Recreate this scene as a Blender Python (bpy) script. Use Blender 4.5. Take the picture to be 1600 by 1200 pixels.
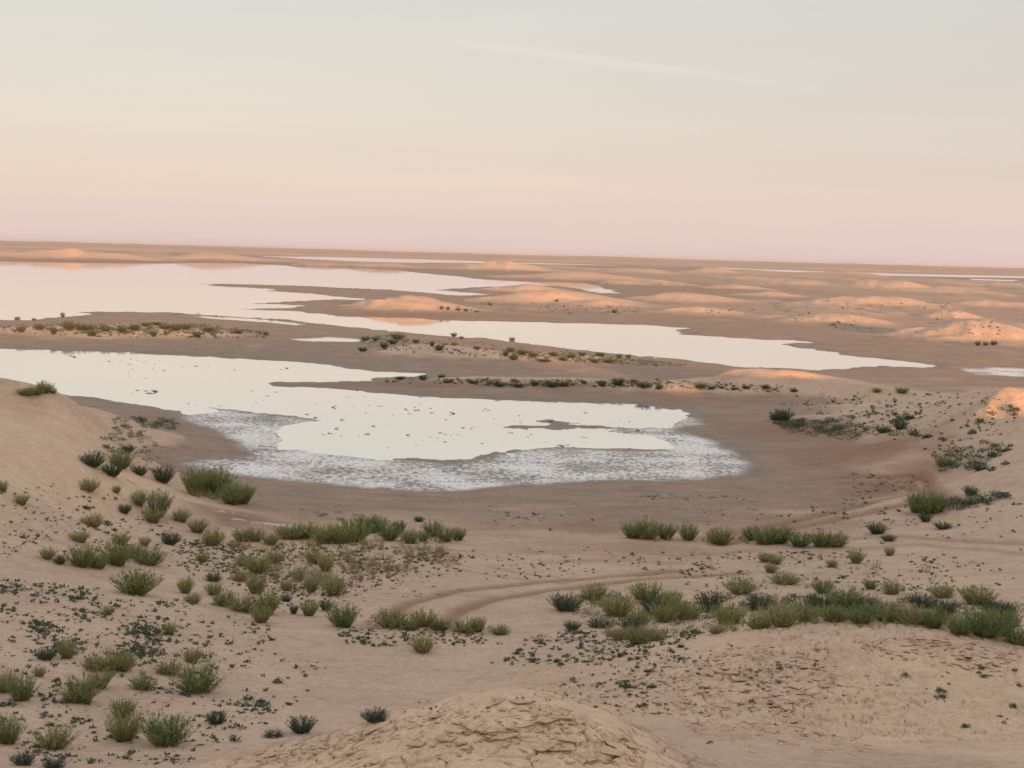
import bpy, math, random
import numpy as np

for o in list(bpy.data.objects):
    bpy.data.objects.remove(o)
scene = bpy.context.scene
col = scene.collection
random.seed(7)
rng = np.random.default_rng(7)

# ------------------------------------------------------------------ camera
W, HPX, F = 1600.0, 1200.0, 2198.0          # photo size, focal length in photo pixels
CAM_Z = 12.0
pitch = math.atan(203.0 / F)
roll = math.atan(0.0275)
fv = np.array([0, math.cos(pitch), -math.sin(pitch)])
r0 = np.array([1.0, 0, 0]); u0 = np.array([0, math.sin(pitch), math.cos(pitch)])
rv = r0 * math.cos(roll) + u0 * math.sin(roll)
uv = -r0 * math.sin(roll) + u0 * math.cos(roll)
from mathutils import Matrix, Vector
cam_data = bpy.data.cameras.new('camera')
cam = bpy.data.objects.new('camera', cam_data)
col.objects.link(cam)
cam_data.sensor_width = 36.0
cam_data.lens = 36.0 * F / W
cam_data.clip_start = 0.1
cam_data.clip_end = 60000
cam.matrix_world = Matrix((
    (rv[0], uv[0], -fv[0], 0), (rv[1], uv[1], -fv[1], 0), (rv[2], uv[2], -fv[2], CAM_Z), (0, 0, 0, 1)))
scene.camera = cam

# ------------------------------------------------------------------ light and sky
SUN_EL = math.radians(3.6)
SUN_AZ = math.radians(160)                   # clockwise from +Y: behind the camera, to the right
sun_dir = np.array([math.sin(SUN_AZ) * math.cos(SUN_EL), math.cos(SUN_AZ) * math.cos(SUN_EL), math.sin(SUN_EL)])
sun = bpy.data.lights.new('sun', 'SUN')
sun.energy = 5.0
sun.angle = math.radians(0.9)
sun.color = (1.0, 0.46, 0.19)
so = bpy.data.objects.new('sun', sun)
col.objects.link(so)
so.rotation_euler = Vector(sun_dir).to_track_quat('Z', 'Y').to_euler()
so.location = (60, -100, 60)

world = bpy.data.worlds.new('World')
scene.world = world
world.use_nodes = True
nt = world.node_tree
nt.nodes.clear()
def N(t, typ, **kw):
    n = t.nodes.new(typ)
    for k, v in kw.items():
        setattr(n, k, v)
    return n
def ramp(t, stops, interp='LINEAR'):
    n = t.nodes.new('ShaderNodeValToRGB')
    cr = n.color_ramp
    cr.interpolation = interp
    while len(cr.elements) < len(stops):
        cr.elements.new(0.5)
    for e, (p, c) in zip(cr.elements, stops):
        e.position = p
        e.color = (c[0], c[1], c[2], 1) if not isinstance(c, (int, float)) else (c, c, c, 1)
    return n
def math_n(t, op, a, b=None, clamp=False):
    n = t.nodes.new('ShaderNodeMath'); n.operation = op; n.use_clamp = clamp
    for i, v in enumerate((a, b)):
        if v is None: continue
        if isinstance(v, (int, float)): n.inputs[i].default_value = v
        else: t.links.new(v, n.inputs[i])
    return n.outputs[0]
def mix_c(t, fac, a, b, blend='MIX'):
    n = t.nodes.new('ShaderNodeMix'); n.data_type = 'RGBA'; n.blend_type = blend
    for s, v in ((n.inputs[0], fac), (n.inputs[6], a), (n.inputs[7], b)):
        if isinstance(v, (int, float)): s.default_value = v
        elif isinstance(v, tuple): s.default_value = (v[0], v[1], v[2], 1)
        else: t.links.new(v, s)
    return n.outputs[2]

SKY_STRENGTH = 0.091
HAZE_DENSITY = 0.00004
NISHITA_SHARE = 0.8
VEIL_GAIN = 1.0
sky = N(nt, 'ShaderNodeTexSky', sky_type='NISHITA', sun_disc=False, sun_elevation=SUN_EL, sun_rotation=SUN_AZ,
        altitude=300, air_density=1.0, dust_density=2.0, ozone_density=1.0)
tc = N(nt, 'ShaderNodeTexCoord')
sep = N(nt, 'ShaderNodeSeparateXYZ')
nt.links.new(tc.outputs['Generated'], sep.inputs[0])
elev = math_n(nt, 'MULTIPLY', math_n(nt, 'ARCSINE', sep.outputs[2]), 180 / math.pi)      # degrees
# thin veil of high cloud: pink at the rim of the sky, cream, then pale grey
e01 = math_n(nt, 'DIVIDE', elev, 90.0, clamp=True)
K = 1.0 / 0.12
def kc(c): return c
veil = ramp(nt, [(0.0, (0.560, 0.460, 0.455)), (0.0156, (0.474, 0.407, 0.436)), (0.042, (0.390, 0.318, 0.367)), (0.079, (0.388, 0.309, 0.324)),
                 (0.111, (0.380, 0.326, 0.310)), (0.22, (0.43, 0.39, 0.37)), (0.5, (0.54, 0.52, 0.51)), (1.0, (0.56, 0.54, 0.53))])
nt.links.new(e01, veil.inputs[0])
# broad soft bands of cirrus
mp = N(nt, 'ShaderNodeMapping'); mp.inputs['Scale'].default_value = (2.2, 2.2, 16.0); mp.inputs['Rotation'].default_value = (0, math.radians(4), 0)
nt.links.new(tc.outputs['Generated'], mp.inputs[0])
nz = N(nt, 'ShaderNodeTexNoise'); nz.inputs['Scale'].default_value = 1.6; nz.inputs['Detail'].default_value = 5; nz.inputs['Roughness'].default_value = 0.55
nt.links.new(mp.outputs[0], nz.inputs[0])
band = math_n(nt, 'MULTIPLY', math_n(nt, 'SUBTRACT', nz.outputs[0], 0.5), 0.16)
veil2 = mix_c(nt, 1.0, veil.outputs[0], mix_c(nt, 0.0, (1, 1, 1), (1, 1, 1)), 'MULTIPLY')
bc = N(nt, 'ShaderNodeCombineColor')
for i, g in enumerate((1.0, 0.9, 0.75)):
    nt.links.new(math_n(nt, 'ADD', math_n(nt, 'MULTIPLY', band, g), 1.0), bc.inputs[i])
veil3 = mix_c(nt, 1.0, veil2, bc.outputs[0], 'MULTIPLY')
# one faint trail of cirrus: a short straight streak high in the sky ahead
def ray(px, py):
    d = fv * F + rv * (px - 800.0) - uv * (py - 600.0)
    return d / np.linalg.norm(d)
sa, sb = ray(690, 63), ray(1290, 140)
sm = sa + sb; sm /= np.linalg.norm(sm)
st = sb - sa; sl = np.linalg.norm(st); st /= sl
sn = np.cross(sm, st); sn /= np.linalg.norm(sn)
def dotn(v):
    n = N(nt, 'ShaderNodeVectorMath', operation='DOT_PRODUCT')
    nt.links.new(tc.outputs['Generated'], n.inputs[0]); n.inputs[1].default_value = tuple(v)
    return n.outputs['Value']
along = math_n(nt, 'DIVIDE', dotn(st), sl * 0.55)
across = math_n(nt, 'DIVIDE', dotn(sn), 0.0028)
ga = math_n(nt, 'MAXIMUM', math_n(nt, 'SUBTRACT', 1.0, math_n(nt, 'MULTIPLY', along, along)), 0.0)
gc = math_n(nt, 'EXPONENT', math_n(nt, 'MULTIPLY', math_n(nt, 'MULTIPLY', across, across), -1.0))
gm = math_n(nt, 'GREATER_THAN', dotn(sm), 0.0)
streak = math_n(nt, 'MULTIPLY', math_n(nt, 'MULTIPLY', math_n(nt, 'MULTIPLY', ga, gc), gm), math_n(nt, 'MULTIPLY', nz.outputs[0], 0.075))
veil4 = mix_c(nt, streak, veil3, (1.0, 0.97, 0.93), 'ADD')
vk = N(nt, 'ShaderNodeVectorMath', operation='SCALE'); vk.inputs['Scale'].default_value = K * VEIL_GAIN
nt.links.new(veil4, vk.inputs[0])
nk = N(nt, 'ShaderNodeVectorMath', operation='SCALE'); nk.inputs['Scale'].default_value = NISHITA_SHARE
nt.links.new(sky.outputs[0], nk.inputs[0])
ad = N(nt, 'ShaderNodeVectorMath', operation='ADD')
nt.links.new(nk.outputs[0], ad.inputs[0]); nt.links.new(vk.outputs[0], ad.inputs[1])
skymix = ad.outputs[0]
bg = N(nt, 'ShaderNodeBackground'); bg.inputs[1].default_value = SKY_STRENGTH
nt.links.new(skymix, bg.inputs[0])
wo = N(nt, 'ShaderNodeOutputWorld')
nt.links.new(bg.outputs[0], wo.inputs[0])

scene.view_settings.view_transform = 'Standard'
scene.view_settings.look = 'None'
scene.view_settings.gamma = 1.0
scene.view_settings.exposure = 0.70
scene.render.engine = 'CYCLES'
scene.cycles.max_bounces = 6
scene.cycles.transparent_max_bounces = 6

# ------------------------------------------------------------------ numpy helpers
def smooth(a, b, x):
    t = np.clip((x - a) / (b - a), 0, 1)
    return t * t * (3 - 2 * t)
def hash2(ix, iy, seed):
    h = (ix.astype(np.int64) * 374761393 + iy.astype(np.int64) * 668265263 + seed * 974711) & 0x7fffffff
    h = ((h ^ (h >> 13)) * 1274126177) & 0x7fffffff
    h = h ^ (h >> 16)
    return (h & 0xffff).astype(np.float32) / 65535.0
def vnoise(x, y, seed=0):
    ix = np.floor(x); iy = np.floor(y)
    fx = (x - ix).astype(np.float32); fy = (y - iy).astype(np.float32)
    fx = fx * fx * fx * (fx * (fx * 6 - 15) + 10); fy = fy * fy * fy * (fy * (fy * 6 - 15) + 10)
    a = hash2(ix, iy, seed); b = hash2(ix + 1, iy, seed); c = hash2(ix, iy + 1, seed); d = hash2(ix + 1, iy + 1, seed)
    return (a + (b - a) * fx) * (1 - fy) + (c + (d - c) * fx) * fy - 0.5
def fbm(x, y, octv=4, seed=0, gain=0.5):
    s = np.zeros(np.shape(x), np.float32); a = 1.0
    cs, sn_ = math.cos(0.6), math.sin(0.6)
    for o in range(octv):
        s += a * vnoise(x, y, seed + o * 17)
        x, y = (cs * x - sn_ * y) * 2.03 + 11.3, (sn_ * x + cs * y) * 2.03 + 5.7
        a *= gain
    return s
def worley_edge(x, y, seed=0):
    ix = np.floor(x); iy = np.floor(y)
    f1 = np.full(x.shape, 9.0, np.float32); f2 = f1.copy()
    for dx in (-1, 0, 1):
        for dy in (-1, 0, 1):
            cx = ix + dx; cy = iy + dy
            qx = cx + hash2(cx, cy, seed) - x; qy = cy + hash2(cx, cy, seed + 5) - y
            d = np.sqrt(qx * qx + qy * qy).astype(np.float32)
            m = d < f1
            f2 = np.where(m, f1, np.minimum(f2, d)); f1 = np.where(m, d, f1)
    return f2 - f1
def unproject(px, py, z=0.0):
    d = fv * F + rv * (px - 800.0) - uv * (py - 600.0)
    t = (z - CAM_Z) / d[2]
    return d[0] * t, d[1] * t
def poly_world(pts):
    return np.array([unproject(x, y, 0.0) for x, y in pts])
def sd_poly(P, X, Y):
    """signed distance in plan metres, negative inside"""
    n = len(P)
    best = np.full(X.shape, 1e12, np.float64); inside = np.zeros(X.shape, bool)
    for i in range(n):
        ax, ay = P[i]; bx, by = P[(i + 1) % n]
        ex, ey = bx - ax, by - ay
        wx = X - ax; wy = Y - ay
        t = np.clip((wx * ex + wy * ey) / max(ex * ex + ey * ey, 1e-9), 0, 1)
        qx = wx - ex * t; qy = wy - ey * t
        best = np.minimum(best, qx * qx + qy * qy)
        c = ((ay > Y) != (by > Y))
        if abs(ey) > 1e-9:
            inside ^= c & (X < ax + (Y - ay) * ex / ey)
    d = np.sqrt(best)
    return np.where(inside, -d, d)
def d_polyline(P, X, Y):
    best = np.full(X.shape, 1e12)
    for i in range(len(P) - 1):
        ax, ay = P[i]; bx, by = P[i + 1]
        ex, ey = bx - ax, by - ay
        wx = X - ax; wy = Y - ay
        t = np.clip((wx * ex + wy * ey) / max(ex * ex + ey * ey, 1e-9), 0, 1)
        best = np.minimum(best, (wx - ex * t) ** 2 + (wy - ey * t) ** 2)
    return np.sqrt(best)

# ------------------------------------------------------------------ shorelines, traced on the water plane z = 0
LAKE = [(-500,394),(0,408),(100,410.5),(216,412),(300,411),(371,411),(430,414),(472,416),(540,417.5),(621,421.5),(631,424),(682,429),(719,432.5),(756,437),(817,440),(867,441),(918,442.5),(926,445),(969,458),(942,458),(918,454.5),(894,449.5),(867,446.5),(820,446),(743,449),(675,452.5),(719,456.5),(773,459.5),(722,462),(692,460),(665,457),(597,452),(530,449.5),(506,448),(405,444.5),(317,443),(337,447),(435,452),(415,454.5),(472,458),(540,465),(575,467),(560,469),(520,467.5),(469,470),(391,474.5),(469,477),(469,481),(371,483),(469,487),(530,495),(640,497),(700,501),(817,503),(935,506),(1020,508.5),(1073,513),(1058,516),(1060,522),(1130,527),(1200,531),(1240,532),(1275,535.5),(1210,538),(1275,547),(1330,556),(1400,563),(1465,571),(1440,573.5),(1380,572),(1320,575),(1280,578),(1220,575),(1150,573),(1070,562),(1000,556),(935,549.5),(867,542.5),(834,539),(766,529),(699,525),(631,519),(540,510),(439,499),(337,493),(263,488),(159,487),(115,488),(152,491.5),(98,495),(47,500),(0,499.5),(-500,487)]
LAGOON = [(-500,531),(0,545),(150,549),(300,557),(440,564),(515,570),(545,576),(600,582),(665,584),(640,588),(590,590),(575,595),(500,597),(430,596),(415,599),(430,603),(520,607),(578,613),(640,618),(700,622),(800,626),(900,629),(1000,633),(1060,640),(1078,651),(1070,660),(1050,668),(1060,680),(1100,690),(1130,708),(1155,723),(1140,738),(1100,745),(1030,748),(950,748),(870,750),(800,755),(740,760),(700,764),(640,764),(560,757),(500,752),(420,745),(350,736),(310,727),(330,723),(400,720),(425,714),(395,705),(390,690),(370,678),(330,668),(300,657),(290,645),(240,635),(190,627),(150,620),(60,613),(0,606),(-500,600)]
STRIPS = [
    [(405,400),(530,401.5),(620,404),(720,407),(867,411.5),(985,415.5),(867,413.2),(720,410.5),(640,410.5),(560,408.5),(470,404.5)],
    [(215,397),(290,400),(285,401.5),(210,399)],
    [(1090,416.5),(1200,421),(1364,426),(1450,428.5),(1600,431.5),(2000,442),(2000,444.5),(1600,434.5),(1500,433),(1364,430.5),(1250,426),(1150,421)],
    [(1515,435.5),(1590,437.5),(1580,439.5),(1520,437.5)],
    [(1512,579),(1560,576),(1600,577.5),(1900,585),(1900,598),(1600,588),(1535,585)],
    [(462,530),(520,527.5),(575,532),(555,534.5),(480,533)],
    [(310,494.5),(380,497.5),(469,506),(465,508),(400,502.5),(330,497)],
]
ISLETS = [
    [(782,668),(810,664),(845,665),(862,661),(845,658),(855,656),(885,661),(950,667),(1000,669),(1045,668),(1000,672),(940,670),(900,668),(870,672),(845,669),(800,671)],
    [(600,714),(680,719),(730,717),(770,708),(830,700.5),(880,698),(960,701.5),(1040,702),(1065,706),(960,707.5),(870,703.5),(800,710),(750,720),(700,726),(620,720)],
    [(330,637),(400,643),(460,650),(505,656),(470,656.5),(400,650),(340,642)],
]
SALT = [(298,650),(350,642),(430,652),(500,657),(440,665),(430,682),(445,700),(500,709),(600,717),(700,725),(760,718),(830,705),(880,701),(960,706),(1060,707),(1052,690),(1010,680),(950,674),(1040,668),(1080,655),(1085,665),(1060,672),(1105,688),(1135,705),(1162,723),(1147,742),(1100,749),(950,752),(870,754),(800,759),(700,768),(640,768),(560,761),(420,749),(300,728),(330,721),(425,712),(393,705),(388,690),(365,679),(300,660)]
SALT2 = [(1500,575),(1560,574),(1900,583),(1900,602),(1600,590),(1530,588)]

# ------------------------------------------------------------------ polar terrain grid, centred on the viewpoint's dune
def steps(a, b, r):
    n = int(math.log(b / a) / r) + 1
    return list(np.geomspace(a, b, n, endpoint=False))
dist = np.array([0.5] + steps(1.0, 13.5, 0.05) + steps(13.5, 22, 0.0016) + steps(22, 48, 0.0030) + steps(48, 160, 0.0046)
                + steps(160, 600, 0.009) + steps(600, 4000, 0.02) + steps(4000, 26000, 0.05) + [26000.0])
c_in = np.arange(-22.0, 22.0001, 0.056)
c_mid = np.concatenate([np.arange(22.5, 36, 0.5)])
c_out = np.arange(38, 181, 4.0)
deg = np.concatenate([-c_out[::-1], -c_mid[::-1], c_in, c_mid, c_out])
deg[0] = -180.0; deg[-1] = 180.0
th = np.radians(deg)
NR, NC = len(dist), len(th)
TH, D = np.meshgrid(th, dist)
X = D * np.sin(TH); Y = D * np.cos(TH)

# near ground: control points (photo x, y, height above the water)
CTRL = [(90,612,4.9),(30,622,4.8),(0,660,4.7),(-150,640,4.6),(0,700,4.5),(100,690,4.1),(165,640,3.2),(200,680,2.3),(250,660,1.2),(150,730,2.6),
(250,750,1.2),(0,760,4.0),(100,780,2.8),(200,800,2.0),(300,770,.85),(340,790,.75),(0,830,3.4),(100,870,2.8),(200,880,2.4),(300,860,1.7),(400,850,1.2),
(0,885,3.1),(0,915,3.6),(120,925,3.4),(240,932,2.9),(360,960,2.5),(100,1000,3.6),(0,1050,4.0),(200,1060,3.5),(100,1180,4.3),(0,1195,4.6),(260,1165,4.0),
(350,1100,3.5),(450,1140,3.9),(500,1000,2.6),(600,1060,2.9),(700,1000,2.4),(640,940,1.9),(500,900,1.5),(550,845,.85),(600,800,.45),(420,790,.45),(700,850,.85),
(800,830,.65),(900,860,.9),(1000,845,.8),(800,940,1.75),(900,980,2.2),(800,1040,2.8),(1000,910,1.45),(1100,860,.9),(1200,880,1.15),(1300,850,.9),(1400,830,.9),
(1400,900,1.5),(1550,880,1.6),(1550,810,1.4),(1350,790,.5),(1200,790,.4),(1000,790,.4),(800,790,.4),(1450,760,.9),(1550,740,2.2),(1450,700,1.5),(1400,680,1.0),
(1550,690,2.3),(1500,640,2.4),(1350,650,.85),(1300,640,.65),(1590,600,3.5),(1550,612,3.4),(1480,612,2.6),(1570,635,3.1),(1570,655,2.8),(1400,625,1.4),(1250,650,.5),(1250,720,.3),
(1800,640,2.6),(1800,800,2.5),(1800,950,2.6),(1100,960,2.1),(1300,950,2.1),(1450,950,2.2),(1590,965,2.4),(1200,940,1.9),
(1330,974,4.45),(1150,1003,4.0),(1000,1040,3.6),(1500,988,4.25),(1600,1014,4.05),(1400,1150,4.05),(1200,1100,4.1),(1300,1190,4.7),(1500,1190,4.8),(1100,1150,4.3),(1600,1100,4.0),
(800,1090,6.45),(700,1098,6.25),(600,1122,5.85),(400,1167,5.2),(250,1195,4.85),(1060,1198,5.7),(800,1195,6.15),(500,1197,5.55),(950,1130,6.2),(950,1197,5.95),(880,1100,6.42),
(-300,700,4.4),(-300,900,4.0),(-300,1100,4.6)]
CW = [(0,0,10.4),(0,5,9.7),(0,10,8.1),(0,13.5,6.7),(-8,10,8.0),(8,10,8.0),(0.3,20.8,4.6),(-2.5,21.5,4.2),(3,21,4.6),(-10,0,10),(10,0,10),(-8,15,5.9),(8,15,6.0),
      (-30,10,7.5),(30,10,7.5),(-32,30,4.6),(34,30,4.0),(0,-10,10.3),(-60,60,4.0),(60,60,3.5),(-70,110,.8),(-30,110,-.1),(0,110,0.0),(30,130,.5),(70,120,1.5),(0,90,-.1),(-25,90,.2),(20,110,.3)]
cp = np.array([(*unproject(x, y, z), z) for x, y, z in CTRL] + CW)
def tps_fit(P, lam):
    n = len(P)
    r = np.hypot(P[:, None, 0] - P[None, :, 0], P[:, None, 1] - P[None, :, 1])
    Kk = np.where(r > 0, r * r * np.log(r + 1e-9), 0) + lam * np.eye(n)
    A = np.zeros((n + 3, n + 3)); A[:n, :n] = Kk
    A[:n, n] = 1; A[:n, n + 1:] = P[:, :2]; A[n, :n] = 1; A[n + 1:, :n] = P[:, :2].T
    return np.linalg.solve(A, np.concatenate([P[:, 2], np.zeros(3)]))
tw = tps_fit(cp, 0.6)
def tps_eval(x, y):
    s = tw[-3] + tw[-2] * x + tw[-1] * y
    for (a, b, _), w in zip(cp, tw[:len(cp)]):
        r2 = (x - a) ** 2 + (y - b) ** 2 + 1e-9
        s = s + w * 0.5 * r2 * np.log(r2)
    return s

# shoreline distance
s = np.full(X.shape, 400.0)
ra = int(np.searchsorted(dist, 40.0)); rb = NR
Xs, Ys = X[ra:], Y[ra:]
wob = 0.012 * D[ra:]
nx = fbm(TH[ra:] * 90, np.log(D[ra:]) * 60, 4, 3)
ss = np.full(Xs.shape, 400.0)
for P in [LAKE, LAGOON] + STRIPS:
    ss = np.minimum(ss, sd_poly(poly_world(P), Xs, Ys))
for P in ISLETS:
    ss = np.maximum(ss, -sd_poly(poly_world(P), Xs, Ys))
ss = ss + nx * np.minimum(wob * 0.8, 4.0)
s[ra:] = ss
salt_d = np.full(X.shape, 99.0)
rs0, rs1 = int(np.searchsorted(dist, 55)), int(np.searchsorted(dist, 190))
for P in (SALT, SALT2):
    salt_d[rs0:rs1] = np.minimum(salt_d[rs0:rs1], sd_poly(poly_world(P), X[rs0:rs1], Y[rs0:rs1]))

land = np.maximum(s, 0)
soft = np.maximum(D / 120.0, 1.0)
beach = 0.36 * (1 - np.exp(-land / (9.0 * soft))) + 0.012 * np.minimum(land, 10)
rough = fbm(X / 60, Y / 60, 4, 21)
plain = smooth(8, 60, land / soft)
Z = beach + plain * (0.25 + 0.5 * np.maximum(rough, -0.4)) * smooth(120, 300, D)
# dunes of the middle and far distance: (photo x, top y, toe y, half width px, depth ratio, skew, label or None)
DUNES = [
 (640,459.5,484,95,.75,.2,'broad orange sunlit dune on the dark spit in the middle of the lake'),
 (868,453.5,475,125,.6,-.1,'long bright orange dune right of the spit dune, beyond the middle lagoon'),
 (826,443.5,456,75,.8,0,'low orange dune behind the long bright one, at the big lake shore'),
 (938,468.5,480,62,.7,0,'small low orange dune just right below the long bright dune'),
 (646,471,486,85,.6,0,'low pinkish sand swell in front of the broad spit dune'),
 (1222,576,616,185,.35,.15,'long pale sand bank between the near lagoon mud and the second lagoon'),
 (1060,598,614,95,.5,0,'low sand bank continuing left from the long pale bank'),
 (800,591.5,606,230,.5,0,'narrow sand bank covered with green plants behind the near lagoon'),
 (680,537,558,120,.8,0,'sandy bank with dotted plants between the two lagoons'),
 (860,551,566,120,.7,0,'flat bank with green plants along the second lagoon'),
 (190,506,528,190,.7,0,'flat green overgrown bank at the left between lake and lagoon'),
 (1310,489.5,507,85,.7,-.1,'rounded pink dune right of the second lagoon end'),
 (1490,484.5,500,50,.9,0,'small dune with a bright top above the right sand slope'),
 (1525,497.5,534,115,.7,.2,'large sand dune at the right with three round bushes at its foot'),
 (1372,465,479,105,.6,-.3,'wide dune with a lit left end in the right middle distance'),
 (1072,457.5,472,100,.6,-.1,'long low dune right of the lake end in the middle distance'),
 (1105,480,492,75,.6,0,'low sunlit dune left of the rounded pink dune'),
 (1285,472.5,482,52,.7,0,None),(1107,416.5,429,48,.9,.1,'pointed orange dune near the horizon right of centre'),
 (1005,419.5,428,55,.8,0,None),(1172,431.5,439,45,.8,0,None),(1392,437,453,75,.7,0,'orange dune near the horizon above the wide right dune'),
 (1478,447,459,95,.6,0,None),(1565,440,449,65,.7,0,None),(1205,455,464,60,.7,0,None),(1545,470,481,65,.7,0,None),
 (788,408,423,85,.8,-.1,'long orange dune at the far shore right of the lake inlet'),(900,424,437,130,.6,.1,'flat orange dune field behind the big lake'),
 (130,388.5,405,120,.6,.1,'orange dune strip on the far left shore of the big lake'),(15,389.5,403,70,.7,0,None),(330,396.5,407,85,.6,0,None),
 (478,407,415,80,.6,0,None),(600,408.5,418,70,.6,0,None),(1250,437,447,70,.7,0,None),(1330,425,432,60,.7,0,None),(960,434,444,70,.6,0,None),
 (1040,438,446,60,.7,0,None),(1150,444,452,60,.7,0,None),(1455,478,486,45,.8,0,None),(1210,492,500,60,.6,0,None),(-120,386,402,90,.7,0,None),(1700,470,486,110,.7,0,None),(1720,440,452,90,.7,0,None),
]
dune_id = np.zeros(X.shape, np.int16)
dune_best = np.zeros(X.shape, np.float32)
dune_sum = np.zeros(X.shape, np.float32)
shore_fade = smooth(0.0, 5.0, land / np.maximum(D / 200, 0.4))
wv = fbm(X / 14, Y / 14, 3, 77)
for k, (cx, yt, yb, hw, dr, skew, lab) in enumerate(DUNES):
    bx, by = unproject(cx, yb, 0.5)
    d0 = math.hypot(bx, by)
    rx = hw * d0 / F
    ry = max(rx * dr, d0 * 0.02)
    dc = d0 + ry
    h = CAM_Z - dc * ((CAM_Z - 0.5) / d0) * ((yt - (375 + .0275 * cx)) / (yb - (375 + .0275 * cx)))
    h = max(h - 0.5, 0.4)
    t0 = math.atan2(bx, by)
    lo, hi = np.searchsorted(dist, max(dc - 1.6 * ry, 5)), np.searchsorted(dist, dc + 1.6 * ry)
    cl, chh = np.searchsorted(th, t0 - 1.7 * rx / dc), np.searchsorted(th, t0 + 1.7 * rx / dc)
    sl_ = (slice(lo, hi), slice(cl, chh))
    a = (X[sl_] * math.cos(t0) - Y[sl_] * math.sin(t0)) / rx
    b = (X[sl_] * math.sin(t0) + Y[sl_] * math.cos(t0) - dc) / ry
    nn = fbm(X[sl_] / (rx * .45) + k * 3.1, Y[sl_] / (ry * .45), 3, 40 + k)
    b = b + 0.35 * skew * a + 0.28 * nn
    a = a + 0.22 * nn
    r2 = a * a + b * b
    z = h * np.exp(-1.5 * r2) * smooth(2.6, 1.2, r2) * (1 + 0.25 * nn)
    z = z * shore_fade[sl_]
    cur = dune_sum[sl_]
    new = np.maximum(cur, z) + 0.35 * np.minimum(cur, z)
    dune_sum[sl_] = new
    m = (z > dune_best[sl_]) & (z > 0.28 * h) & (z > 0.25)
    dune_best[sl_] = np.where(m, z, dune_best[sl_])
    if lab:
        dune_id[sl_] = np.where(m, k + 1, dune_id[sl_])
    else:
        dune_id[sl_] = np.where(m, 0, dune_id[sl_])
# small hummocks over the dune field and the far plain
hum = np.maximum(fbm(X / 26, Y / 40, 3, 90) - 0.08, 0) * 3.2 * smooth(170, 260, D) * smooth(2600, 900, D) * smooth(10, 40, land / soft)
hum2 = np.maximum(fbm(X / 120, Y / 260, 3, 95) - 0.05, 0) * 7.0 * smooth(700, 1200, D) * smooth(50, 200, land)
Z = Z + hum + hum2
far = smooth(5000, 9000, D)
Z = Z + far * (2.0 + 17 * np.maximum(fbm(TH * 22, np.log(D) * 2, 4, 8) - 0.06, 0) + 10 * smooth(.30, .38, TH) )
# near field
rn = int(np.searchsorted(dist, 175.0))
zt = tps_eval(X[:rn], Y[:rn])
zt = np.where(s[:rn] < 300, np.maximum(zt, beach[:rn] * 0.9), zt)
wn = smooth(2.0, 9.0, land[:rn]) * smooth(150, 100, D[:rn])
wn = wn * smooth(0.62, 0.5, np.abs(TH[:rn]))
# on the far side of the lagoon the flats and banks stand on their own
px_y = np.zeros(1)
side = smooth(112, 98, Y[:rn] + 0.10 * X[:rn]) + smooth(18, 28, X[:rn])
side = np.clip(side, 0, 1)
wn = wn * side
Zn = Z[:rn] * (1 - wn) + zt * wn
Z[:rn] = Zn
Z = Z + dune_sum
# the lit dune at the right edge: a steep hummock on the slope
for cx_, dd_, h_, rx_, ry_ in ((1598, 93.5, 0.95, 4.4, 2.6), (1545, 93.0, 0.5, 3.0, 2.4), (1690, 97.0, 0.7, 5.0, 3.5)):
    ux, uy = unproject(cx_, 620, 0.0); ta_ = math.atan2(ux, uy)
    a_ = (X * math.cos(ta_) - Y * math.sin(ta_)) / rx_; b_ = (X * math.sin(ta_) + Y * math.cos(ta_) - dd_) / ry_
    near_ = (np.abs(a_) < 3) & (np.abs(b_) < 3)
    nn_ = np.where(near_, 0, 0).astype(np.float32); nn_[near_] = fbm(X[near_] / 2.2, Y[near_] / 2.2, 3, 141)
    Z = Z + np.where(near_, h_ * np.exp(-1.5 * ((a_ + .2 * nn_) ** 2 + (b_ + .2 * nn_) ** 2)) * (1 + .35 * nn_), 0)
# ground behind and beside: the high dune ridge added out of view to keep the foreground out of the last sun
sx, sy = math.sin(SUN_AZ), math.cos(SUN_AZ)
q = X * sx + Y * sy; lat = X * sy - Y * sx        # lat grows to the left of the sun's azimuth
crest_h = 18.2 - 7.8 * smooth(-49, -56, lat) + 0.8 * fbm(lat / 25, lat * 0 + 3, 3, 5)  # crest cut lower to the right so the sun reaches the right-edge dune
shade_ridge = crest_h * np.exp(-((q - 104) / 46.0) ** 2) * smooth(900, 500, np.abs(lat))
backz = np.maximum(shade_ridge, 2.0 + 8.4 * np.exp(-(D / 55.0) ** 2)) + 2.5 * fbm(X / 70, Y / 70, 3, 50) * smooth(60, 160, D)
wb = smooth(0.56, 0.95, np.abs(TH)) * smooth(4, 14, D)
Z = Z * (1 - wb) + backz * wb
# under water
depth = np.minimum(-np.minimum(s, 0) * 0.05, 0.5)
Z = np.where(s < 0, -0.015 - depth, Z)
# salt crust fields: lumps of brine froth at water level
sm_ = smooth(1.0, -0.4, salt_d + 0.9 * fbm(X / 2, Y / 4, 3, 66))
sm_ = sm_ * smooth(2.5, -0.5, s)
lump = fbm(X / 0.9, Y / 1.6, 4, 61, .7) + 0.35 * fbm(X / 3.4, Y / 4, 2, 62)
edge_in = smooth(-9.0, -0.5, s)
zs = 0.016 * edge_in + 0.001 + 0.012 * lump
Z = np.where(s < 0, Z * (1 - sm_) + zs * sm_, Z)

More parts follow.
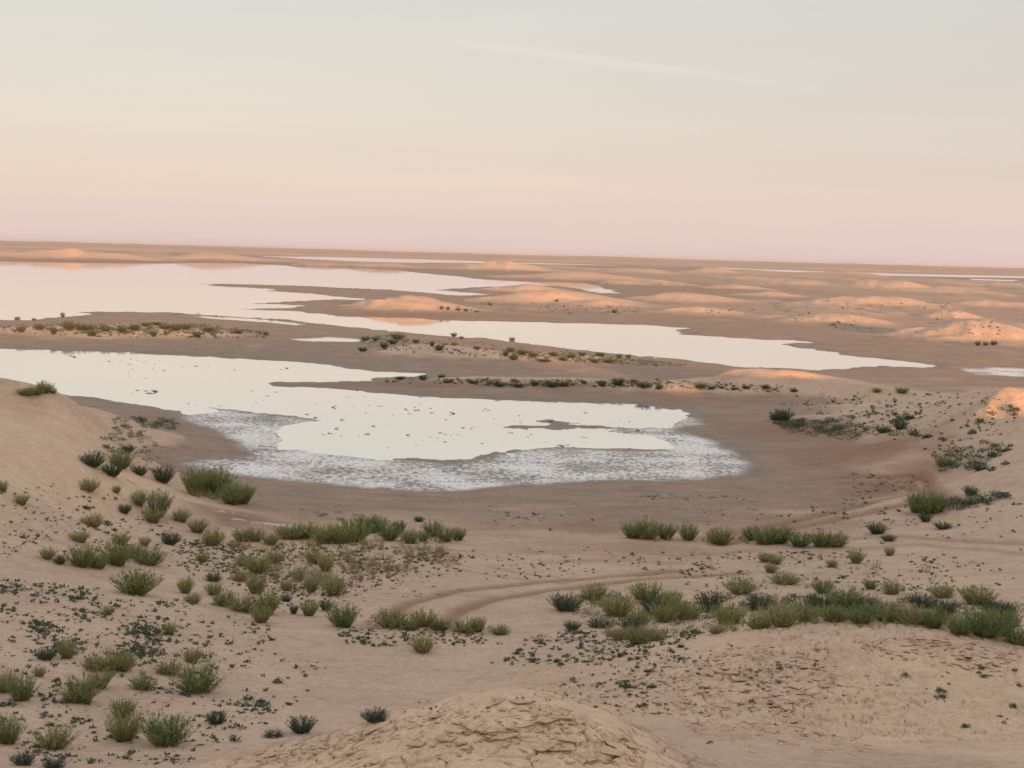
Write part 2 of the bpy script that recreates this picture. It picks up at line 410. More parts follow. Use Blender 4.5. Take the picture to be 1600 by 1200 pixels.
# ------------------------------------------------------------------ small relief
ra2 = int(np.searchsorted(dist, 300.0))
dry = smooth(0.15, 0.7, Z[:ra2])
xs, ys = X[:ra2], Y[:ra2]
inN = (np.abs(TH[:ra2]) < 0.66)
rel = 0.05 * fbm(xs / 1.3, ys / 1.3, 4, 31) + 0.16 * fbm(xs / 6, ys / 6, 2, 35)
Z[:ra2] += rel * (0.12 + 0.88 * dry) * (s[:ra2] > 0) * smooth(0, 6, land[:ra2]) * inN
# erosion lines down the sand banks
# cracked crust on the two near dunes
rc = int(np.searchsorted(dist, 34.0)); rc0 = int(np.searchsorted(dist, 13.0))
xc, yc = X[rc0:rc], Y[rc0:rc]
def ell(x, y, cx, cy, a, b, rot=0.0):
    c, s_ = math.cos(rot), math.sin(rot)
    u = ((x - cx) * c + (y - cy) * s_) / a; v = (-(x - cx) * s_ + (y - cy) * c) / b
    return u * u + v * v
mound = smooth(1.25, 0.7, ell(xc, yc, -0.3, 17.3, 3.4, 1.9, -0.04))
rdune = smooth(1.2, 0.75, ell(xc, yc, 6.4, 27.2, 7.2, 4.8, -0.03))
patch = smooth(-0.16, 0.05, fbm(xc / 1.1, yc / 1.1, 3, 71))
w1 = fbm(xc / .35, yc / .35, 3, 72) * 0.5
e1 = worley_edge(xc / 0.34 + w1, yc / 0.30 + w1, 73)
e2 = worley_edge(xc / 1.05 + 1.6 * w1, yc / 0.36 - 1.3 * w1, 74)
cr = np.exp(-(e1 / 0.075) ** 2) * mound * patch + np.exp(-(e2 / 0.07) ** 2) * rdune * smooth(-0.18, 0.05, fbm(xc / 1.6, yc / 1.0, 2, 75)) * 1.0
cellh = hash2(np.floor(xc / 0.34 + w1 + 0.5), np.floor(yc / 0.30 + w1 + .5), 78)
Z[rc0:rc] += -0.085 * cr + mound * (0.06 * fbm(xc / .5, yc / .5, 3, 79)) 
# terraced crust ledges on the right dune (scarps face the viewer)
lz = fbm(xc / 2.6, yc / 0.9, 4, 81) * 6.0
led = (lz - np.floor(lz))
Z[rc0:rc] += rdune * 0.055 * (smooth(0, 0.1, led) - led)
# wheel ruts
RUTS = [
 ([(590,985),(612,962),(640,946),(700,929),(780,918),(860,910),(960,902),(1060,893)], .20, .05, .8),
 ([(680,992),(695,972),(720,955),(780,938),(850,926),(940,915),(1050,904),(1160,897)], .20, .05, .8),
 ([(700,887),(760,898),(820,906),(880,914)], .13, .03, .3), ([(760,885),(830,899),(900,907)], .13, .03, .3),
 ([(1310,746),(1350,745),(1390,748),(1430,742),(1450,750)], .4, .10, 1.0), ([(1315,754),(1370,757),(1420,764),(1470,776),(1510,785)], .35, .09, .9),
 ([(1376,768),(1372,757),(1382,750),(1400,748)], .3, .08, .9), ([(1420,762),(1424,750),(1436,744),(1450,752),(1455,766)], .3, .10, .9),
 ([(1100,842),(1200,822),(1290,803),(1370,782),(1420,772)], .35, .04, .8), ([(1120,852),(1240,826),(1330,806),(1420,786)], .35, .04, .8),
 ([(1330,842),(1420,838),(1500,846),(1600,850)], .25, .04, .5), ([(1340,858),(1430,850),(1520,858),(1600,866)], .25, .04, .4),
 ([(1506,796),(1500,812),(1503,828),(1516,838)], .3, -.08, 0), ([(1530,794),(1522,808),(1524,824),(1536,840)], .3, -.10, 0),
 ([(1572,796),(1566,814),(1574,832),(1590,842)], .3, -.10, 0), ([(1592,792),(1586,810),(1594,828),(1608,838)], .3, -.08, 0),
 ([(820,862),(940,858),(1060,868),(1180,860)], .3, .03, .5), ([(860,880),(960,874),(1060,880)], .25, .03, .4),
]
stain = np.zeros(X.shape, np.float32)
def zguess(px, py):
    x, y = unproject(px, py, 1.0)
    for _ in range(3):
        r = int(np.clip(np.searchsorted(dist, math.hypot(x, y)), 0, NR - 1)); c = int(np.searchsorted(th, math.atan2(x, y)))
        x, y = unproject(px, py, max(Z[r, min(c, NC - 1)], 0))
    return x, y
for pts, wd, dp, stn in RUTS:
    P = np.array([zguess(*p) for p in pts])
    dd = np.hypot(P[:, 0], P[:, 1])
    lo, hi = np.searchsorted(dist, dd.min() - 3), np.searchsorted(dist, dd.max() + 3)
    ta = np.arctan2(P[:, 0], P[:, 1])
    cl, ch_ = np.searchsorted(th, ta.min() - .05), np.searchsorted(th, ta.max() + .05)
    sl_ = (slice(lo, hi), slice(cl, ch_))
    dl = d_polyline(P, X[sl_], Y[sl_]) + 0.25 * wd * fbm(X[sl_] / .8, Y[sl_] / .8, 2, 55)
    g = np.exp(-(dl / wd) ** 2)
    Z[sl_] += -dp * g + 0.5 * abs(dp) * np.exp(-((dl - 1.7 * wd) / (0.7 * wd)) ** 2)
    stain[sl_] = np.maximum(stain[sl_], stn * np.exp(-(dl / (wd * 1.6)) ** 2))
# reddish damp stains of the ground
STAINS = [(1370,700,110,22,.9),(1240,672,90,12,.9),(1440,735,60,25,.7),(370,808,95,20,.9),(480,812,70,14,.5),(1000,855,220,16,.45),(860,822,200,12,.3),(1390,760,70,18,.8),(1250,820,120,14,.5),(790,626,300,5,.3),(1100,624,200,4,.45),(700,604,200,3,.6),(1150,545,120,4,.3),(640,493,150,3,.4)]
for cx, cy, a, b, st_ in STAINS:
    bx, by = zguess(cx, cy); d0 = math.hypot(bx, by); t0 = math.atan2(bx, by)
    rx = a * d0 / F; ry = b * d0 * d0 / (F * 11.0)
    lo, hi = np.searchsorted(dist, max(d0 - 2.5 * ry, 1)), np.searchsorted(dist, d0 + 2.5 * ry)
    cl, ch_ = np.searchsorted(th, t0 - 2.5 * rx / d0), np.searchsorted(th, t0 + 2.5 * rx / d0)
    sl_ = (slice(lo, hi), slice(cl, ch_))
    u = (X[sl_] * math.cos(t0) - Y[sl_] * math.sin(t0)) / rx; v = (X[sl_] * math.sin(t0) + Y[sl_] * math.cos(t0) - d0) / ry
    nn = fbm(X[sl_] / (rx * .4), Y[sl_] / (ry * .4), 3, 57)
    stain[sl_] = np.maximum(stain[sl_], st_ * np.exp(-(u * u + v * v) * (1 + 1.2 * nn)))
stain = np.maximum(stain, 0.34 * smooth(1800, 4000, D))  # far plain made redder with distance
mudn = fbm(X / 5, Y / 5, 3, 58)
mud = smooth(0.72, 0.38, Z + 0.25 * mudn) * smooth(3000, 1500, D)
mud = np.where(dune_best > 0.2, mud * smooth(0.8, 0.25, dune_best), mud)
mud = mud * (1 - 0.5 * smooth(.3, .9, stain))
mud = np.maximum(mud, 0.62 * smooth(0.75, 0.15, dune_sum + 0.7 * hum + 0.3 * mudn) * smooth(170, 240, D) * smooth(1600, 900, D) * (s > 0))
clay_glow = np.zeros(X.shape, np.float32)  # crust tone, warmed and lightened to carry the sunset glow on these dunes
clay_glow[rc0:rc] = np.maximum(smooth(1.15, 0.75, ell(xc, yc, -0.2, 16.6, 3.9, 2.0, -0.04) + 0.8 * fbm(xc / .9, yc / .9, 3, 91)),
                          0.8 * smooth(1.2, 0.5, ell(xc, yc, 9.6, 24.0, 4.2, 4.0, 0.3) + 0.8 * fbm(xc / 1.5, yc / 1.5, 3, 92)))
clay_glow[rc0:rc] = np.maximum(clay_glow[rc0:rc], 0.45 * rdune)
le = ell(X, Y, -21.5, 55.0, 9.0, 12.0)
clay_glow = np.maximum(clay_glow, 0.75 * smooth(1.3, 0.4, le + 0.6 * fbm(X / 5, Y / 5, 3, 93)))  # warm glow on the left dune, painted into its colour
mud = np.maximum(mud, 0.75 * smooth(1.1, 0.8, ell(X, Y, -25.5, 62.5, 4.2, 5.5, 0.5) + 0.5 * fbm(X / 2, Y / 2, 3, 94)))  # grey patch painted in for the left dune's shaded face
wet = smooth(0.11, 0.01, Z + 0.05 * mudn)
saltattr = np.clip(sm_, 0, 1)
# salt films along the edges of the pools
for P, wdt in ((STRIPS[5], 1.6), (STRIPS[6], 1.8)):
    sl_ = (slice(int(np.searchsorted(dist, 150)), int(np.searchsorted(dist, 260))), slice(None))
    saltattr[sl_] = np.maximum(saltattr[sl_], 0.7 * smooth(wdt, 0, np.abs(sd_poly(poly_world(P), X[sl_], Y[sl_]))))
for pts in ([(345,800),(372,802),(400,806)], [(375,812),(420,818),(470,824)], [(845,388 + 200),(848,589)]):
    P = np.array([zguess(*p) for p in pts])
    sl_ = (slice(int(np.searchsorted(dist, 45)), int(np.searchsorted(dist, 75))), slice(None))
    dl = d_polyline(P, X[sl_], Y[sl_]) + 0.5 * fbm(X[sl_] / .9, Y[sl_] / .9, 3, 59)
    saltattr[sl_] = np.maximum(saltattr[sl_], 0.75 * np.exp(-(dl / .28) ** 2))

# ------------------------------------------------------------------ materials
def new_mat(name):
    m = bpy.data.materials.new(name); m.use_nodes = True
    t = m.node_tree; t.nodes.clear()
    return m, t
def out(t, sh):
    o = N(t, 'ShaderNodeOutputMaterial'); t.links.new(sh, o.inputs[0]); return o
def attr(t, name):
    return N(t, 'ShaderNodeAttribute', attribute_name=name).outputs['Fac']
def noise(t, vec, scale, detail=4, rough=0.55):
    n = N(t, 'ShaderNodeTexNoise'); n.inputs['Scale'].default_value = scale
    n.inputs['Detail'].default_value = detail; n.inputs['Roughness'].default_value = rough
    t.links.new(vec, n.inputs[0]); return n.outputs[0]
SAND_A, SAND_B = (0.555, 0.405, 0.302), (0.385, 0.276, 0.204)
MUD_A, MUD_B = (0.375, 0.278, 0.210), (0.215, 0.158, 0.120)
def ground_material():
    m, t = new_mat('sand and mud')
    geo = N(t, 'ShaderNodeNewGeometry'); P = geo.outputs['Position']
    n1 = noise(t, P, 0.35, 6); n2 = noise(t, P, 3.0, 5, .65); n3 = noise(t, P, 22.0, 3, .7); n4 = noise(t, P, 0.02, 4)
    ms = N(t, 'ShaderNodeMapping'); ms.inputs['Scale'].default_value = (0.22, 1.0, 1.0); t.links.new(P, ms.inputs[0])
    nst = noise(t, ms.outputs[0], 1.1, 5, .6); n5 = noise(t, P, 9.0, 4, .7); n6 = noise(t, P, 70.0, 2, .6)
    f = math_n(t, 'ADD', math_n(t, 'ADD', math_n(t, 'MULTIPLY', n1, .28), math_n(t, 'MULTIPLY', n2, .42)), math_n(t, 'MULTIPLY', nst, .30))
    rs = ramp(t, [(0.34, SAND_B), (0.56, SAND_A), (0.72, (0.60, 0.45, 0.345))]); t.links.new(f, rs.inputs[0])
    rm = ramp(t, [(0.36, MUD_B), (0.62, MUD_A)]); t.links.new(f, rm.inputs[0])
    rc_ = ramp(t, [(0.34, (0.55, 0.385, 0.265)), (0.60, (0.72, 0.515, 0.365))]); t.links.new(f, rc_.inputs[0])  # pale crust colour with the warm sky glow worked in
    c = mix_c(t, attr(t, 'mud'), rs.outputs[0], rm.outputs[0])  # mud also holds the grey painted for the left dune's shaded face
    c = mix_c(t, attr(t, 'clay_glow'), c, rc_.outputs[0])
    sf = math_n(t, 'MULTIPLY', attr(t, 'stain'), math_n(t, 'ADD', math_n(t, 'MULTIPLY', n2, 1.2), 0.35), clamp=True)
    c = mix_c(t, sf, c, (0.225, 0.125, 0.078))
    wetf = attr(t, 'wet')
    c = mix_c(t, math_n(t, 'MULTIPLY', wetf, 0.6), c, (0.125, 0.098, 0.082))
    # salt flakes: patchy white over grey mud
    mp = N(t, 'ShaderNodeMapping'); mp.inputs['Scale'].default_value = (1.0, 0.55, 1.0); t.links.new(P, mp.inputs[0])
    ns = noise(t, mp.outputs[0], 3.4, 5, .75); ns2 = noise(t, P, 0.22, 3)
    sr = ramp(t, [(0.38, (0.20, 0.165, 0.15)), (0.455, (0.40, 0.365, 0.345)), (0.52, (0.70, 0.68, 0.66)), (0.60, (0.86, 0.85, 0.83))])
    t.links.new(math_n(t, 'ADD', ns, math_n(t, 'MULTIPLY', math_n(t, 'SUBTRACT', ns2, 0.5), 0.6)), sr.inputs[0])
    c = mix_c(t, attr(t, 'salt'), c, sr.outputs[0])
    # grain
    gr = ramp(t, [(0.34, (0.32, 0.305, 0.29)), (0.50, (0.57, 0.56, 0.55)), (0.68, (0.76, 0.75, 0.73))])
    t.links.new(math_n(t, 'ADD', math_n(t, 'ADD', math_n(t, 'MULTIPLY', n3, .45), math_n(t, 'MULTIPLY', n5, .4)), math_n(t, 'MULTIPLY', n6, .15)), gr.inputs[0])
    c = mix_c(t, 0.72, c, gr.outputs[0], 'OVERLAY')
    b = N(t, 'ShaderNodeBsdfPrincipled')
    t.links.new(c, b.inputs['Base Color'])
    ro = math_n(t, 'SUBTRACT', 0.95, math_n(t, 'MULTIPLY', wetf, 0.50)); t.links.new(ro, b.inputs['Roughness'])
    b.inputs['Specular IOR Level'].default_value = 0.3
    bh = math_n(t, 'ADD', math_n(t, 'ADD', math_n(t, 'MULTIPLY', n2, 0.10), math_n(t, 'MULTIPLY', n5, 0.05)), math_n(t, 'MULTIPLY', n3, 0.022))
    bp = N(t, 'ShaderNodeBump'); bp.inputs['Strength'].default_value = 0.9; bp.inputs['Distance'].default_value = 1.0
    t.links.new(bh, bp.inputs['Height']); t.links.new(bp.outputs[0], b.inputs['Normal'])
    out(t, b.outputs[0]); return m
M_GROUND = ground_material()
def water_material():
    m, t = new_mat('still shallow brine')
    geo = N(t, 'ShaderNodeNewGeometry'); P = geo.outputs['Position']
    b = N(t, 'ShaderNodeBsdfPrincipled')
    b.inputs['Base Color'].default_value = (0.86, 0.825, 0.775, 1)
    b.inputs['Metallic'].default_value = 0.72
    b.inputs['Roughness'].default_value = 0.035
    b.inputs['IOR'].default_value = 1.33
    mp = N(t, 'ShaderNodeMapping'); mp.inputs['Scale'].default_value = (1.0, 1.0, 1.0); t.links.new(P, mp.inputs[0])
    n = noise(t, mp.outputs[0], 1.2, 3)
    bp = N(t, 'ShaderNodeBump'); bp.inputs['Strength'].default_value = 0.02; bp.inputs['Distance'].default_value = 0.1
    t.links.new(n, bp.inputs['Height']); t.links.new(bp.outputs[0], b.inputs['Normal'])
    out(t, b.outputs[0]); return m
M_WATER = water_material()
def leaf_material(name, ca, cb, tip):
    m, t = new_mat(name)
    at = N(t, 'ShaderNodeAttribute', attribute_name='tint')
    oi = N(t, 'ShaderNodeObjectInfo')
    c = mix_c(t, at.outputs['Fac'], ca, cb)
    c = mix_c(t, math_n(t, 'MULTIPLY', oi.outputs['Random'], 0.45), c, tip)
    d = N(t, 'ShaderNodeBsdfDiffuse'); t.links.new(c, d.inputs[0])
    tr = N(t, 'ShaderNodeBsdfTranslucent'); t.links.new(c, tr.inputs[0])
    mx = N(t, 'ShaderNodeMixShader'); mx.inputs[0].default_value = 0.25
    t.links.new(d.outputs[0], mx.inputs[1]); t.links.new(tr.outputs[0], mx.inputs[2])
    out(t, mx.outputs[0]); return m
M_OLIVE = leaf_material('olive foliage', (0.205, 0.22, 0.090), (0.40, 0.40, 0.175), (0.42, 0.39, 0.19))
M_GREEN = leaf_material('fresh green foliage', (0.140, 0.190, 0.075), (0.28, 0.33, 0.135), (0.34, 0.34, 0.145))
M_DARK = leaf_material('dark green foliage', (0.068, 0.100, 0.066), (0.120, 0.160, 0.100), (0.14, 0.17, 0.10))
M_BLUE = leaf_material('blue green succulent foliage', (0.060, 0.092, 0.072), (0.110, 0.150, 0.115), (0.10, 0.13, 0.10))
M_STRAW = leaf_material('dry straw', (0.24, 0.20, 0.11), (0.36, 0.30, 0.17), (0.30, 0.24, 0.14))
M_TWIG = leaf_material('dead dark twig', (0.055, 0.042, 0.034), (0.10, 0.08, 0.065), (0.09, 0.07, 0.05))
M_STEM = leaf_material('woody stem', (0.15, 0.13, 0.075), (0.20, 0.17, 0.10), (0.16, 0.14, 0.08))

# ------------------------------------------------------------------ ground meshes
def mk_mesh(name, V, Fq, attrs=None, mat=None, smoothf=True):
    me = bpy.data.meshes.new(name)
    k = Fq.shape[1]
    me.vertices.add(len(V)); me.loops.add(Fq.size); me.polygons.add(len(Fq))
    me.vertices.foreach_set('co', np.ascontiguousarray(V, np.float32).ravel())
    me.loops.foreach_set('vertex_index', np.ascontiguousarray(Fq, np.int32).ravel())
    me.polygons.foreach_set('loop_start', np.arange(0, Fq.size, k, dtype=np.int32))
    me.polygons.foreach_set('use_smooth', np.full(len(Fq), smoothf, bool))
    for an, av in (attrs or {}).items():
        a = me.attributes.new(an, 'FLOAT', 'POINT'); a.data.foreach_set('value', np.ascontiguousarray(av, np.float32).ravel())
    me.update(calc_edges=True)
    if mat: me.materials.append(mat)
    return me
def tag(o, label=None, cat=None, group=None, kind=None):
    for k, v in (('label', label), ('category', cat), ('group', group), ('kind', kind)):
        if v: o[k] = v
    return o
def link(name, me, parent=None, loc=None):
    o = bpy.data.objects.new(name, me); col.objects.link(o)
    if parent is not None: o.parent = parent
    if loc is not None: o.location = loc
    return o

VALL = np.stack([X, Y, Z], -1).reshape(-1, 3)
idx = np.arange(NR * NC).reshape(NR, NC)
QU = np.stack([idx[:-1, :-1], idx[:-1, 1:], idx[1:, 1:], idx[1:, :-1]], -1)[..., ::-1]
# which named piece of terrain each face belongs to
pid = dune_id.copy().astype(np.int32)
NEAR_D = [
 (101, ell(X, Y, -0.3, 17.5, 3.6, 2.1, -0.04), 'small cracked sand mound at the bottom edge, nearest the viewer'),
 (102, ell(X, Y, 6.6, 27.0, 8.0, 5.2, -0.03), 'wide crusted sand dune in the right foreground with dark crack ledges'),
 (103, ell(X, Y, -21.5, 58.0, 12.5, 19.0, 0.0), 'tall smooth sand dune at the left above the near lagoon'),
 (104, ell(X, Y, 36.0, 97.0, 13.0, 12.0, 0.0), 'bright orange sunlit dune at the right edge, above the plant hillside'),
]
for k, e, lab in NEAR_D:
    pid = np.where((e < 1.0) & (s > 1.5), k, pid)
pid = np.where((pid == 0) & ((mud > 0.5) | (s < 3.0)) & (D > 40) & (D < 3000) & (np.abs(TH) < 0.62), 200, pid)
fid = pid[:-1, :-1]
GA = {'clay_glow': clay_glow, 'mud': mud, 'stain': stain, 'wet': wet, 'salt': saltattr}
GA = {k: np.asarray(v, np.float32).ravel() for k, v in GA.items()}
def piece(name, fm, label, cat):
    q_ = QU[fm].reshape(-1, 4)
    if len(q_) == 0: return None
    u, inv = np.unique(q_, return_inverse=True)
    me = mk_mesh(name, VALL[u], inv.reshape(-1, 4), {k: v[u] for k, v in GA.items()}, M_GROUND)
    return tag(link(name, me), label, cat, kind='structure')
piece('ground', fid == 0, 'pale pinkish sandy ground reaching to the horizon', 'ground')
piece('mudflat', fid == 200, 'flat grey brown mud around the lagoons and lake', 'mud')
DUNE_OBJ = {}
for k, e, lab in NEAR_D:
    DUNE_OBJ[k] = piece('sand_dune', fid == k, lab, 'dune')
for k, dn in enumerate(DUNES):
    if dn[-1]:
        piece('sand_dune', fid == k + 1, dn[-1], 'dune')
# water: one level sheet
R_ = 26000.0
wv_ = np.array([(-R_, 30, 0), (R_, 30, 0), (R_, R_, 0), (-R_, R_, 0)], float)
tag(link('lake', mk_mesh('lake', wv_, np.array([[0, 1, 2, 3]]), None, M_WATER, False)),
    'still pale lake and lagoon water mirroring the evening sky', 'water', kind='structure')

# ------------------------------------------------------------------ finding the ground under a pixel
def ground_z(x, y):
    d = math.hypot(x, y); t = math.atan2(x, y)
    i = int(np.clip(np.searchsorted(dist, d) - 1, 0, NR - 2)); j = int(np.clip(np.searchsorted(th, t) - 1, 0, NC - 2))
    a = (d - dist[i]) / (dist[i + 1] - dist[i]); b = (t - th[j]) / (th[j + 1] - th[j])
    return float((Z[i, j] * (1 - b) + Z[i, j + 1] * b) * (1 - a) + (Z[i + 1, j] * (1 - b) + Z[i + 1, j + 1] * b) * a)
def hit(px, py):
    d = fv * F + rv * (px - 800.0) - uv * (py - 600.0)
    hxy = math.hypot(d[0], d[1]); t = math.atan2(d[0], d[1])
    j = int(np.clip(np.searchsorted(th, t) - 1, 0, NC - 2)); b = (t - th[j]) / (th[j + 1] - th[j])
    zr = Z[:, j] * (1 - b) + Z[:, j + 1] * b
    rz = CAM_Z + d[2] / hxy * dist
    w_ = np.nonzero((rz <= zr) & (dist > 8))[0]
    if len(w_) == 0: return None
    i = max(int(w_[0]), 1)
    g0, g1 = rz[i - 1] - zr[i - 1], rz[i] - zr[i]
    f_ = g0 / (g0 - g1) if g0 != g1 else 0.0
    dd = dist[i - 1] + f_ * (dist[i] - dist[i - 1])
    return dd * math.sin(t), dd * math.cos(t), zr[i - 1] + f_ * (zr[i] - zr[i - 1]), dd

# ------------------------------------------------------------------ plant meshes
def ribbon(V, Fc, T, p0, dirv, length, width, bend, segs, tint, taper=0.15):
    up = np.array([0, 0, 1.0]); d = dirv / np.linalg.norm(dirv)
    side = np.cross(d, rng.normal(size=3)); side /= max(np.linalg.norm(side), 1e-6)
    p = p0.copy(); base = len(V)
    for i in range(segs + 1):
        t = i / segs
        w = width * (1 - (1 - taper) * t) * 0.5
        V.append(p - side * w); V.append(p + side * w); T += [tint + 0.25 * t, tint + 0.25 * t]
        d = d + bend * up / segs + rng.normal(scale=.06, size=3); d /= np.linalg.norm(d)
        p = p + d * length / segs
    for i in range(segs):
        a = base + 2 * i
        Fc.append((a, a + 1, a + 3)); Fc.append((a, a + 3, a + 2))
def shrub_mesh(seed, n_stem, spread, leafy, name):
    """unit shrub: about 1 high and 1 wide; returns (stems, foliage)"""
    global rng
    rng = np.random.default_rng(seed)
    V1, F1, T1 = [], [], []; V2, F2, T2 = [], [], []
    for i in range(n_stem):
        az = rng.uniform(0, 2 * math.pi); rad = 0.20 * math.sqrt(rng.uniform())
        lean = spread * rng.uniform(0.05, 1.0) ** 0.8
        p0 = np.array([rad * math.cos(az), rad * math.sin(az), -0.03])
        az2 = az + rng.normal(scale=0.7)
        dv = np.array([math.sin(lean) * math.cos(az2), math.sin(lean) * math.sin(az2), math.cos(lean)])
        L = rng.uniform(0.62, 0.98) * (1.0 - 0.30 * (lean / 1.3) ** 2)
        ribbon(V1, F1, T1, p0, dv, L, 0.016, 0.25, 3, rng.uniform(0, .6))
        # leaves along the stem
        nl = int(leafy * rng.uniform(.7, 1.3))
        for k in range(nl):
            t = rng.uniform(0.12, 1.0)
            p = p0 + dv * L * t + np.array([0, 0, 0.12 * t * t * L])
            ld = dv * 1.1 + rng.normal(scale=.55, size=3)
            ribbon(V2, F2, T2, p, ld, rng.uniform(.07, .16), rng.uniform(.016, .032), 0.3, 1, rng.uniform(0, .75), .25)
    a = mk_mesh(name + '_stems', np.array(V1), np.array(F1), {'tint': np.array(T1)}, None, False)
    b = mk_mesh(name + '_foliage', np.array(V2), np.array(F2), {'tint': np.array(T2)}, None, False)
    return a, b
def with_mat(me, mat):
    c = me.copy(); c.materials.clear(); c.materials.append(mat); return c
SHRUB = []
for i in range(7):
    SHRUB.append(shrub_mesh(100 + i, 130, (0.75, 0.9, 1.0, 0.85, 0.7, 0.95, 0.8)[i], 17, 'shrub'))
TONES = {'olive': M_OLIVE, 'green': M_GREEN, 'dark': M_DARK, 'blue': M_BLUE, 'straw': M_STRAW}
SH = {t: [(with_mat(a, M_STEM if t != 'straw' else M_STRAW), with_mat(b, m)) for a, b in SHRUB] for t, m in TONES.items()}
TONE_WORD = {'olive': 'yellowish green', 'green': 'fresh green', 'dark': 'dark green', 'blue': 'bluish green', 'straw': 'straw coloured'}
ORD = ['', 'first', 'second', 'third', 'fourth', 'fifth', 'sixth', 'seventh', 'eighth', 'ninth', 'tenth', 'eleventh', 'twelfth', 'thirteenth', 'fourteenth', 'fifteenth', 'sixteenth', 'seventeenth', 'eighteenth', 'nineteenth', 'twentieth']
for i in range(21, 40): ORD.append('twenty ' + ORD[i - 20] if i < 30 else ('thirtieth' if i == 30 else 'thirty ' + ORD[i - 30]))
